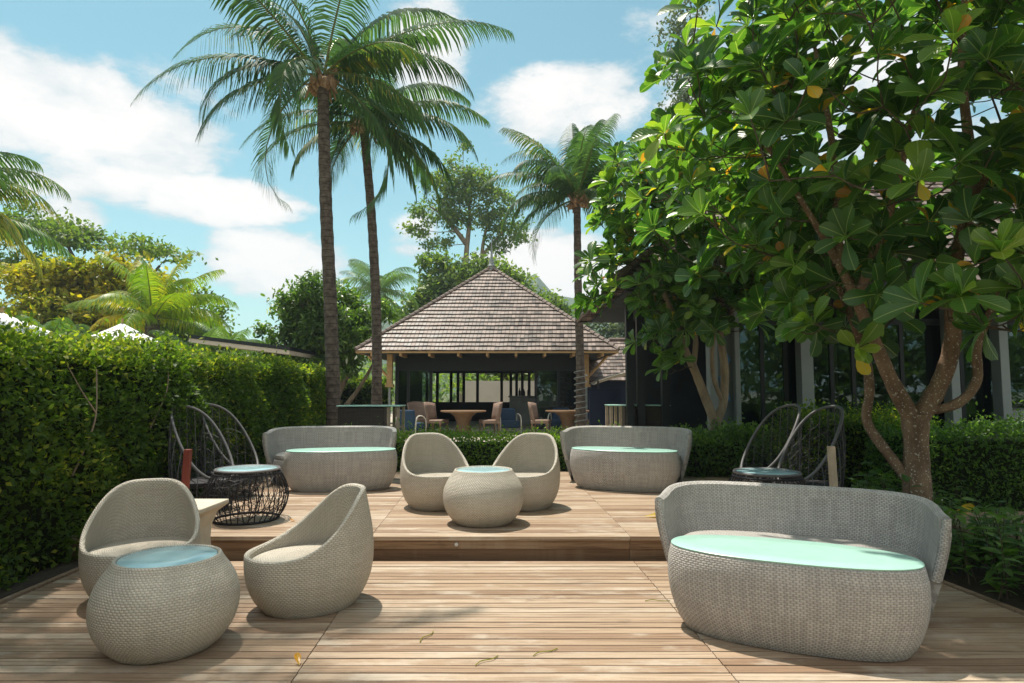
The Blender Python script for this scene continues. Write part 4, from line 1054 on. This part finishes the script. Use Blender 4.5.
almond_tree('slim multi stemmed almond tree beside the farther shrub', (3.36, 10.7, 0.05), [
    (((3.36, 10.7, 0.0), (3.38, 10.7, 0.6), (3.38, 10.7, 1.05)), (0.13, 0.11, 0.11)),
    (((3.38, 10.7, 0.95), (3.22, 10.65, 1.35), (3.02, 10.6, 1.85), (2.85, 10.6, 2.25), (2.62, 10.5, 2.85), (2.3, 10.4, 3.6)), (0.085, 0.075, 0.07, 0.06, 0.05, 0.02)),
    (((3.38, 10.7, 1.0), (3.5, 10.65, 1.3), (3.52, 10.6, 1.9), (3.45, 10.6, 2.6), (3.5, 10.5, 3.6), (3.3, 10.4, 4.6)), (0.08, 0.07, 0.065, 0.055, 0.04, 0.02)),
    (((3.0, 10.6, 1.9), (3.08, 10.7, 2.4), (3.0, 10.8, 3.1), (2.8, 10.9, 4.2)), (0.05, 0.045, 0.035, 0.015)),
    (((3.5, 10.65, 1.3), (3.30, 10.5, 1.75), (3.33, 10.5, 2.4), (3.6, 10.3, 3.4)), (0.04, 0.035, 0.03, 0.015)),
    (((3.45, 10.6, 2.4), (3.8, 10.4, 3.2), (4.1, 10.2, 3.8)), (0.04, 0.03, 0.015)),
], (2.95, 10.2, 4.0), (1.68, 1.5, 1.85), 430, 0.27, M['smoothbark'], seed=9)

# ---------------------------------------------------------------- palms
def frond(parts, tubes, o, az, el, L, droop, leaf=0.62, n=58, rnd=random, tone=None, twist=0.0, sag=0.48):
    """one feather frond: arching rachis, two rows of hanging leaflets"""
    o = np.array(o); h = np.array([math.cos(az), math.sin(az), 0.0]); p = o.copy(); e = el; ds = L / 26; pts = [p.copy()]; tg = []
    for k in range(26):
        d = h * math.cos(e) + np.array([0, 0, math.sin(e)]); tg.append(d); p = p + d * ds; pts.append(p.copy()); e -= droop / 26 * (0.5 + 1.2 * k / 26); h2 = twist / 26
        h = np.array([h[0] * math.cos(h2) - h[1] * math.sin(h2), h[0] * math.sin(h2) + h[1] * math.cos(h2), 0])
    tg.append(tg[-1]); pts = np.array(pts); tg = np.array(tg)
    tubes.tube(pts[::3], lerp_list([0.032, 0.022, 0.012, 0.005], len(pts[::3])), 5, cap=False)
    tt = np.linspace(0.10, 1.0, n); idx = tt * 26
    P = np.stack([np.interp(idx, range(27), pts[:, k]) for k in range(3)], 1); D = norm(np.stack([np.interp(idx, range(27), tg[:, k]) for k in range(3)], 1))
    up = np.array([0, 0, 1.0]); side = norm(np.cross(D, up)); nz = np.cross(side, D)
    V = []; F = []; rr = []
    for s in (-1, 1):
        ln = leaf * np.interp(tt, [0.1, 0.3, 0.65, 1.0], [0.6, 1.0, 0.9, 0.38]) * np.array([rnd.uniform(0.85, 1.12) for _ in tt])
        fw = np.interp(tt, [0.1, 0.6, 1.0], [0.35, 0.6, 1.6])
        d0 = norm(side * s + D * fw[:, None] + nz * 0.28 + np.array([[rnd.gauss(0, .07), rnd.gauss(0, .07), rnd.gauss(0, .07)] for _ in tt]))
        wd = 0.0215 * np.interp(tt, [0, 0.5, 1], [0.9, 1.1, 0.6])
        q = P.copy(); d = d0.copy(); rows = [(q.copy(), wd * 0.6)]
        for k in range(3):
            d = norm(d + np.array([0, 0, -sag - 0.14 * k])); q = q + d * (ln / 3)[:, None]; rows.append((q.copy(), wd * (1.0, 0.85, 0.08)[k]))
        b = len(V)
        wdir = norm(np.cross(d0, np.array([0, 0, 1.0])) * 0.45 + D * 0.75 )
        arr = np.stack([np.stack([r - wdir * w_[:, None], r + wdir * w_[:, None]], 1) for r, w_ in rows], 1)   # n,4,2,3
        base = sum(len(v) for v in V) if V else 0
        V.append(arr.reshape(-1, 3))
        nb = base + np.arange(n)[:, None] * 8
        for k in range(3): F.append(np.stack([nb[:, 0] + 2 * k, nb[:, 0] + 2 * k + 1, nb[:, 0] + 2 * k + 3, nb[:, 0] + 2 * k + 2], 1))
        tn = (rnd.uniform(0.1, 0.75) if tone is None else tone)
        for k in range(3): rr.append(np.clip(tn + 0.12 * np.array([rnd.gauss(0, 1) for _ in tt]) + 0.12 * k * (rnd.random() < 0.3), 0, 1))
    parts.append((np.concatenate(V), np.concatenate(F), np.concatenate(rr), None))

def palm(label, base, path, rads, fronds, L, mat_='frond', leaf=0.62, seed=1, husk=True, n=58, wrap=False, name='coconut_palm', cat='palm tree', group=None):
    rnd = random.Random(seed); B = Vector(base)
    t = thing(name, label, cat, base, 0, group)
    pp = smooth_path(path, 14); loc = [p - B for p in pp]; rr = lerp_list(rads, len(pp))
    tr = MB(); tr.tube(loc, [r * (1 + (0.05 if i % 2 else -0.03)) for i, r in enumerate(rr)], 14); tr.build('trunk', M['palmbark'], t)
    if wrap:
        wr = MB(); k = [p for p in loc if p.z < 1.9]
        pts = []
        for a in range(160):
            f = a / 159; z = 0.15 + 1.8 * f; p = min(loc, key=lambda q: abs(q.z - z)); pts.append((p.x + (rr[0] + 0.02) * math.cos(a * 0.39), p.y + (rr[0] + 0.02) * math.sin(a * 0.39), z))
        wr.tube(pts, 0.012, 5); wr.build('light_string', M['greycol'], t)
    top = loc[-1]; parts = []; rach = MB()
    for f in fronds:
        az, el, l, dr = f[:4]
        o = top + Vector((math.cos(R(az)) * 0.08, math.sin(R(az)) * 0.08, rnd.uniform(-0.1, 0.15)))
        frond(parts, rach, o, R(az), R(el), l * L, R(dr), leaf, n, rnd, f[4] if len(f) > 4 else None, rnd.uniform(-0.35, 0.35))
    V, F, r, u = joinl(parts); cr = big_mesh('crown', V, F, r, M[mat_], t)
    rach.build('frond_stalk', M['stalk'], cr)
    if husk:
        hs = MB()
        for k in range(16):
            a = k * 2.4; q = Vector((math.cos(a), math.sin(a), 0)); l_ = rnd.uniform(0.3, 0.55); b0 = top + q * 0.09 + Vector((0, 0, rnd.uniform(-0.35, 0.0)))
            hs.tube([b0, b0 + q * 0.13 + Vector((0, 0, 0.12)), b0 + q * 0.27 + Vector((0, 0, l_ * rnd.uniform(-0.7, 0.7)))], [0.06, 0.05, 0.018], 5)
        for k in range(7):
            a = k * 0.9 + rnd.random(); c = top + Vector((math.cos(a) * 0.24, math.sin(a) * 0.24, rnd.uniform(-0.3, -0.1)))
            hs.lathe([(0.01, -0.11), (0.07, -0.07), (0.09, 0), (0.065, 0.07), (0.01, 0.10)], 8, center=tuple(c))
        hs.build('husk', M['husk'], t)
    return t
M['stalk'] = plain('frond_stalk_green', (0.16, 0.17, 0.055), 0.5, 0.2, 4)

def rand_fronds(n, seed, e0=-25, e1=80, dr=(60, 110), l=(0.8, 1.05)):
    rnd = random.Random(seed); out = []
    for i in range(n):
        f = (i + 0.5) / n; el = e0 + (e1 - e0) * f ** 0.85
        out.append((i * 137.5 + rnd.uniform(-15, 15), el, rnd.uniform(*l), rnd.uniform(*dr)))
    return out
palm('tallest coconut palm, its trunk rising beside the end of the hedge', (-3.78, 13.5, 0.1), [(-3.78, 13.5, 0.0), (-3.74, 13.5, 0.9), (-3.84, 13.5, 3.0), (-4.02, 13.5, 5.8), (-4.14, 13.5, 8.35)], [0.19, 0.15, 0.138, 0.128, 0.115],
     [(183, 24, 1.04, 78, .3), (172, 50, 1.05, 88), (196, -8, 0.72, 60), (8, 44, 1.1, 70, .4), (-6, 24, 0.9, 85), (18, 66, 1.0, 70), (160, 72, 0.95, 70), (-12, -5, .75, 70)] + rand_fronds(13, 5, -35, 86, (45, 140), (0.65, 1.05)), 4.05, leaf=0.86, seed=3, n=84)
palm('leaning coconut palm with slim trunk in front of the left eave', (-3.36, 16.0, 0.17), [(-3.36, 16, 0.17), (-3.37, 16, 1.6), (-3.42, 16, 3.6), (-3.6, 16, 6.2), (-3.84, 16, 8.4)], [0.16, 0.125, 0.12, 0.11, 0.10],
     [(185, 5, 0.95, 75), (200, -20, 0.7, 60), (0, 12, 1.0, 80), (-15, -12, 0.9, 60), (10, 38, 1.0, 75), (20, -35, 0.7, 50), (170, -45, .55, 40)] + rand_fronds(12, 8, -35, 82, (55, 140), (0.65, 1.05)), 3.4, leaf=0.8, seed=4, n=78)
palm('coconut palm right of the pavilion with light string wound round its trunk', (2.02, 19.0, 0.17), [(2.02, 19, 0.1), (2.03, 19, 2), (1.98, 19, 4.8), (1.97, 19, 7.35)], [0.17, 0.125, 0.115, 0.105],
     [(180, 40, 1.0, 85), (186, 15, 0.95, 105), (5, 30, 0.9, 85), (178, -10, .8, 70), (100, 85, 1.0, 40), (60, 80, 1.05, 40), (-20, 50, 0.9, 75), (200, 65, 1.0, 60)] + rand_fronds(20, 21, -15, 88, (40, 115)), 3.1, leaf=0.70, seed=5, n=74, wrap=True)
palm('coconut palm leaning in from the left edge above the yellow tree', (-13.0, 13.5, -0.05), [(-13.0, 13.5, 0), (-13.1, 13.5, 3), (-13.0, 13.5, 5.4)], [0.17, 0.14, 0.12],
     [(0, 35, 1.0, 90, .8), (-8, 15, 0.95, 75, .95), (12, 55, 1.0, 95, .7), (20, 0, .9, 70, .9), (-25, 40, 1, 85)] + rand_fronds(10, 31, -20, 80), 3.3, leaf=0.9, seed=6, n=80)
palm('coconut palm rising just outside the frame behind the hedge, shading the lower deck', (-6.2, 6.2, -0.05), [(-6.2, 6.2, 0), (-6.1, 6.2, 3), (-5.5, 6.3, 6.0), (-4.9, 6.2, 8.8)], [0.2, 0.16, 0.14, 0.12], rand_fronds(11, 77, 8, 80, (50, 95)), 3.6, leaf=0.75, seed=14, n=60)
palm('golden green palm standing behind the tall hedge and parasol', (-14.1, 25.0, -0.05), [(-14.1, 25, 0), (-14.15, 25, 2.2), (-14.1, 25, 4.3)], [0.30, 0.27, 0.26],
     [(180, 45, 1, 70, .95), (175, 25, .9, 85, 1.0), (5, 45, 1, 80), (0, 25, 1.0, 85, .5), (20, 65, 1, 50), (150, 75, .95, 40), (60, 80, 1, 30)] + rand_fronds(13, 41, -5, 82, (50, 95)), 3.3, 'frond_yellow', leaf=0.9, seed=7, n=70, husk=False)
palm('small distant palm peeping over the frangipani tree', (-8.9, 42.0, -0.05), [(-8.9, 42, 0), (-9.0, 42, 4), (-8.9, 42, 8.0)], [0.18, 0.15, 0.13], rand_fronds(22, 51, -25, 80), 3.4, 'frond_pale', leaf=1.0, seed=8, n=60, husk=False)
for k, (x, y, zt, L, lab) in enumerate(((-14.6, 20.0, 2.6, 2.0, 'pale fan of a young palm below the yellow tree'), (-12.0, 24.5, 2.6, 2.0, 'young pale palm between golden palm and flat roof'), (-13.4, 30.0, 3.3, 2.0, 'drooping pale palm against the blue hills'), (-11.2, 27.5, 2.4, 1.8, 'small palm just behind the flat roof'), (-9.8, 30, 2.2, 2.0, 'short palm beside the frangipani in front of the hills'))):
    palm(lab, (x, y, -0.05), [(x, y, 0), (x + 0.05, y, zt * 0.6), (x, y, zt)], [0.16, 0.13, 0.11], rand_fronds(15, 60 + k, -10, 82, (55, 100)), L, 'frond_pale', leaf=0.7, seed=70 + k, n=55, husk=False, name='young_palm')

# ---------------------------------------------------------------- other trees
def clump_tree(name, label, base, trunk_paths, clumps, count, leaf, mat_, bark='darkbark', group=None, template='small', hang=0.2, up=0.5, hollow=0.5, seed=0):
    """trunk and limbs, crown of separate leaf clumps (x, y, z, rx, ry, rz) in world coordinates"""
    t = thing(name, label, 'tree', base, 0, group); B = Vector(base); rnd = random.Random(seed)
    tr = MB()
    for pts, rads in trunk_paths:
        pp = smooth_path(pts, 5); tr.tube([p - B for p in pp], lerp_list(rads, len(pp)), 8)
    sk = [Vector(p) for pts, _ in trunk_paths for p in smooth_path(pts, 4)]
    vol = np.array([c[3] * c[4] * c[5] for c in clumps]) ** 0.75; vol /= vol.sum(); P = []
    for c, v in zip(clumps, vol):
        m = int(count * v); cc = Vector(c[:3])
        # twigs to small sub-clumps, then leaves round each sub-clump
        sub = max(6, int(10 + 26 * v * len(clumps) ** 0.5))
        sd = rand_dirs(sub) * (rng.uniform(0.35, 1, (sub, 1)) ** 0.5) * np.array(c[3:6])
        q = min(sk, key=lambda s: (s - cc).length + max(0, s.z - cc.z)); tr.tube([q - B, (q + cc) / 2 - B - Vector((0, 0, 0.05 * (q - cc).length)), cc - B], lerp_list([0.03 + 0.012 * (q - cc).length * 0.5, 0.015], 3), 5, cap=False)
        for k in range(0, sub, 2): tr.tube([cc - B, cc + Vector(sd[k]) * 0.9 - B], [0.015, 0.006], 4, cap=False)
        pick = rng.integers(0, sub, m); sp = np.array(c[3:6]) * 0.30
        P.append(np.array(c[:3]) + sd[pick] + rng.normal(size=(m, 3)) * sp * rng.uniform(0.5, 1.0, (m, 1)))
    P = np.concatenate(P) - np.array(base)
    tone = np.clip(rng.beta(2, 2, len(P)) + 0.18 * wob(P[:, 0] * 0.5, P[:, 1] * 0.5, P[:, 2] * 0.6), 0, 1)
    tr.build('trunk', M[bark], t); crown_scatter('crown', t, M[mat_], P, leaf, up, hang, template, tone)
    return t
def blobs(c, r, n, seed, size=(0.3, 0.5), flat=0.8, shell=0.55):
    rg = np.random.default_rng(seed); out = []
    for i in range(n):
        d = norm(rg.normal(size=(1, 3)))[0]; f = rg.uniform(shell, 1.0); s = rg.uniform(*size)
        p = np.array(c) + d * np.array(r) * f * 0.8
        out.append((*p, r[0] * s, r[1] * s, r[2] * s * flat))
    return out
clump_tree('frangipani_tree', 'rounded frangipani tree between the hedge end and the pavilion', (-7.0, 25.0, -0.05),
    [(((-7.0, 25, 0), (-6.9, 25, 1.0), (-6.4, 25, 2.2), (-5.6, 25, 3.6)), (0.2, 0.16, 0.12, 0.05)), (((-6.95, 25, 0.8), (-7.8, 25, 1.9), (-8.8, 24.9, 3.2)), (0.14, 0.10, 0.04)), (((-6.9, 25, 1.0), (-7.2, 25.2, 2.4), (-7.4, 25.2, 4.2)), (0.12, 0.09, 0.04)), (((-6.7, 25, .6), (-5.9, 25, 1.7), (-5.3, 25, 2.8)), (0.12, 0.08, 0.03)), (((-7.0, 24.8, .5), (-8.2, 24.8, 1.4), (-9.2, 24.8, 2.5)), (0.10, 0.07, 0.03))],
    blobs((-7.35, 25.2, 3.9), (3.1, 1.9, 2.5), 44, 3, (0.22, 0.36), 0.8, 0.25), 24000, 0.215, 'leaf_frangi', 'smoothbark', template='oval', hang=0.1, up=0.5, seed=2)
clump_tree('rain_tree', 'tall slender tree with spreading airy crown rising behind the pavilion spire', (-4.2, 58.0, -0.05),
    [(((-4.4, 58, 0), (-4.3, 58, 9), (-4.2, 58, 14), (-3.9, 58, 18), (-4.6, 58, 21)), (0.36, 0.3, 0.24, 0.16, 0.06)), (((-2.9, 58.5, 0), (-2.8, 58.5, 10), (-2.7, 58.5, 15), (-1.8, 58.5, 18.5)), (0.3, 0.24, 0.16, 0.06)), (((-4.2, 58, 15), (-6.2, 58, 17.5), (-7.6, 58, 18.5)), (0.25, 0.15, 0.06)), (((-2.75, 58.5, 14), (-0.5, 58, 16.5)), (.2, .08))],
    [(-4.6, 58, 22.0, 1.7, 1.7, 1.3), (-3.0, 58, 20.8, 1.9, 2, 1.2), (-6.2, 58, 20.2, 2.1, 2, 1.2), (-4.6, 58, 19.2, 2.2, 2, 1.2), (-1.6, 58, 19.0, 1.8, 2, 1.1), (-7.4, 58, 18.0, 1.8, 2, 1.0), (-5.6, 58, 17.2, 1.6, 2, .9), (-2.9, 58, 17.2, 1.8, 2, .9), (-0.6, 58, 17.0, 1.8, 2, 1.0), (-8.4, 58, 16.3, 1.4, 1.5, .6), (0.2, 58, 15.5, 1.3, 1.5, .7), (-1.4, 58, 14.9, 1.2, 1.5, .8), (-6.9, 58, 15.0, 1.4, 1.5, .7), (-4.5, 58, 24.2, .7, .8, .5)],
    9000, 0.36, 'leaf_far', 'smoothbark', hang=0.1, up=0.6, seed=5)
clump_tree('broadleaf_tree', 'rounded green tree directly behind the pavilion roof peak', (-2.6, 50.0, -0.05),
    [(((-2.6, 50, 0), (-2.6, 50, 5), (-2.4, 50, 8)), (0.5, 0.4, 0.15)), (((-2.6, 50, 4), (-5.5, 50, 8.5)), (.25, .08)), (((-2.6, 50, 4), (1.0, 50, 7.5)), (.25, .08))],
    [(-2.6, 50, 10.5, 2.6, 2, 1.4), (-5.0, 50, 10.2, 1.9, 2, 1.2), (-0.5, 50, 9.6, 2.3, 2, 1.4), (-6.2, 50, 11.6, 1.2, 1.5, .7), (-6.5, 50, 9.0, 1.5, 2, 1.1), (1.6, 50, 8.4, 1.8, 2, 1.2), (3.4, 50, 7.6, 1.2, 1.5, 1.0), (-3.5, 50, 8.2, 3.5, 2, 1.6), (-7.4, 50, 7.2, 1.6, 2, 1.3)], 13000, 0.42, 'leaf_far', seed=6)
clump_tree('golden_tree', 'yellow leafed broad tree left of the golden palm', (-20.5, 30.0, -0.05), [(((-20.5, 30, 0), (-20.4, 30, 2.5), (-20, 30, 5.5)), (0.4, 0.3, 0.1)), (((-20.5, 30, 1.5), (-18.2, 30, 4.3)), (.2, .07)), (((-20.5, 30, 1.5), (-23, 30, 4.5)), (.2, .07))],
    blobs((-20.6, 30, 5.6), (4.6, 2.5, 3.0), 30, 8, (0.22, 0.36), 0.75, .3), 13000, 0.30, 'leaf_yellow', hang=0.1, up=.6, seed=7)
clump_tree('broadleaf_tree', 'dark green tree between the golden palm and the yellow tree', (-17.4, 32.5, -0.05), [(((-17.4, 32.5, 0), (-17.4, 32.5, 2.5), (-17, 32.5, 4.0)), (0.35, 0.25, 0.1))],
    blobs((-17.0, 32.5, 4.0), (2.6, 2.2, 3.0), 14, 9, (0.3, 0.45), 0.8), 6000, 0.28, 'leaf_hedge', seed=8)
clump_tree('umbrella_tree', 'flat topped tree showing above the yellow tree', (-26.5, 42.0, -0.05), [(((-26.5, 42, 0), (-26.2, 42, 6), (-24.8, 42, 10.5)), (0.5, 0.35, 0.1)), (((-26.3, 42, 5), (-29.5, 42, 11)), (.3, .1)), (((-26.3, 42, 6), (-23.4, 42, 9.8)), (.2, .08))],
    [(-31, 42, 12.2, 2.6, 2.5, 1.0), (-33.5, 42, 13.2, 2.4, 2.5, 1.2), (-28.5, 42, 11.6, 2.0, 2, .6), (-24.6, 42, 11.0, 2.3, 2, .55), (-22.8, 42, 10.6, 1.6, 2, .4), (-34, 42, 10.2, 3, 2, 1.0), (-29, 42, 9, 3, 2, .8)], 6500, 0.34, 'leaf_far', seed=9)
clump_tree('broadleaf_tree', 'dark rounded tree behind the golden palm crown', (-19.6, 38.0, -0.05), [(((-19.6, 38, 0), (-19.6, 38, 3), (-19.5, 38, 5.0)), (0.4, 0.3, 0.1))],
    blobs((-19.6, 38, 5.0), (2.6, 2.6, 4.2), 18, 10, (0.3, 0.42), 0.85), 6500, 0.30, 'leaf_hedge', seed=10)
clump_tree('casuarina_tree', 'tall feathery grey green casuarina behind the almond trees', (7.6, 27.0, -0.05), [(((7.6, 27, 0), (7.7, 27, 6), (7.6, 27, 12), (7.6, 27, 18)), (0.35, 0.28, 0.18, 0.05)), (((7.6, 27, 6), (6.0, 27, 10.5)), (.12, .03)), (((7.7, 27, 7), (6.3, 27, 9.5)), (.10, .03))],
    [(6.0, 27, 10.6, 0.9, 1.2, 0.8), (6.5, 27, 9.4, 1.2, 1.5, 1.0), (7.2, 27, 13.4, 0.9, 1.2, 1.0), (7.5, 27, 15.0, 1.0, 1.2, 1.1), (7.3, 27, 16.6, 0.9, 1.2, 1.2), (7.9, 27, 18.2, 1.0, 1.2, 1.1), (9.8, 27, 12.5, 1.5, 1.5, 1.5), (8.4, 27, 10, 2, 1.5, 1.5)], 9000, 0.17, 'leaf_grey', hang=0.9, up=0.1, seed=11)
clump_tree('broadleaf_tree', 'soft green tree seen low between the pavilion and the almond crown', (8.0, 52.0, -0.05), [(((8, 52, 0), (8, 52, 3), (8, 52, 5)), (0.4, 0.3, 0.1))],
    blobs((8.5, 52, 5.0), (5.0, 2.5, 3.0), 14, 12, (0.3, 0.4), .8), 6000, 0.36, 'leaf_grey', seed=12)
clump_tree('broadleaf_tree', 'bushy green tree low behind the pavilion windows', (-1.5, 34.5, -0.05), [(((-1.5, 34.5, 0), (-1.5, 34.5, 1.5), (-1.3, 34.5, 2.5)), (0.25, 0.2, 0.1))], blobs((-1.2, 34.5, 2.6), (3.5, 1.5, 1.6), 10, 13, (.3, .45), .8), 3500, 0.3, 'leaf_far', seed=13)

# far-off wood along the horizon that reads as one mass
def far_wood():
    P = []
    for k in range(170):
        x = rng.uniform(-150, 150); y = rng.uniform(75, 140); h = rng.uniform(3.5, 6.5) * (y / 90)
        m = 130; P.append(np.array([x, y, h * 0.5]) + rng.normal(size=(m, 3)) * np.array([3.2, 2, h * 0.28]))
    for k in range(120):                          # trees along the beach on the near side, seen only in the window panes
        x = rng.uniform(-60, 60); y = rng.uniform(-50, -32); h = rng.uniform(8, 17); m = 150
        if abs(x + 6) < 4 or abs(x - 21) < 3: continue
        P.append(np.array([x, y, h * 0.5]) + rng.normal(size=(m, 3)) * np.array([2.6, 2, h * 0.28]))
    P = np.concatenate(P); P[:, 2] = np.maximum(P[:, 2], 0.1)
    o = crown_scatter('far_wood', None, M['leaf_far'], P, 1.1, 0.6, 0.1); o['kind'] = 'stuff'
far_wood()

# ---------------------------------------------------------------- fallen leaves and twigs on the deck
def fallen(label, loc, rz, size, tone, tilt=0.12):
    me_v, me_f, me_u = ALM
    V = me_v * size; V = V.copy(); V[:, 2] = np.abs(V[:, 2]) * 0.6
    o = big_mesh('fallen_leaf', V, me_f.copy(), np.full(len(me_f), tone), M['leaf_almond'], None, me_u[me_f].reshape(-1, 2), True)
    o.location = loc; o.rotation_euler = (tilt, 0.08, rz); tag(o, label, 'leaf', 'fallen leaves')
fallen('yellow fallen leaf on the raised deck left of the nearest sofa', (1.36, 6.72, 0.212), R(-85), 0.22, 0.94)
fallen('small curled brown yellow leaf on the lower deck near the bottom edge', (-1.16, 3.62, 0.006), R(35), 0.075, 0.96, 0.5)
fallen('tiny brown leaf beside the black rattan drum table', (-2.16, 6.5, 0.205), R(60), 0.07, 0.985)
fallen('yellow fallen leaf lying on the walkway by the dark hedge', (4.72, 6.95, 0.208), R(-70), 0.26, 0.94)
for k, (x, y, a, lab) in enumerate(((-0.55, 3.95, 0.9, 'thin yellow twig on the boards below the round chair'), (0.12, 3.75, 0.3, 'longer curved yellow twig near the middle of the lower deck'), (-0.20, 3.62, 0.5, 'pale straw lying nearest the bottom edge of the lower deck'), (0.95, 4.7, -0.3, 'small yellow stalk near the left end of the nearest oval table'))):
    tw = MB(); tw.tube(smooth_path([(0, 0, 0.004), (0.05, 0.03, 0.008), (0.12, 0.03, 0.006), (0.17, 0.06, 0.004)], 4), 0.0028, 5)
    o = tw.build('twig', M['leaf_yellow']); o.location = (x, y, 0.002); o.rotation_euler = (0, 0, a); tag(o, lab, 'twig', 'twigs on the deck')

# ---------------------------------------------------------------- air
def haze():
    mb = MB(); mb.box(-930, 930, -930, 930, -1.1, 110)
    m = bpy.data.materials.new('haze_air'); m.use_nodes = True; t = NT(m.node_tree); t.n.clear()
    out = t.new('ShaderNodeOutputMaterial'); v = t.new('ShaderNodeVolumePrincipled')
    v.inputs['Density'].default_value = 0.00065; v.inputs['Color'].default_value = (0.80, 0.90, 1.0, 1); v.inputs['Anisotropy'].default_value = 0.2
    t.l.new(v.outputs[0], out.inputs['Volume'])
    o = mb.build('haze', m, smooth=False); o['kind'] = 'stuff'
haze()
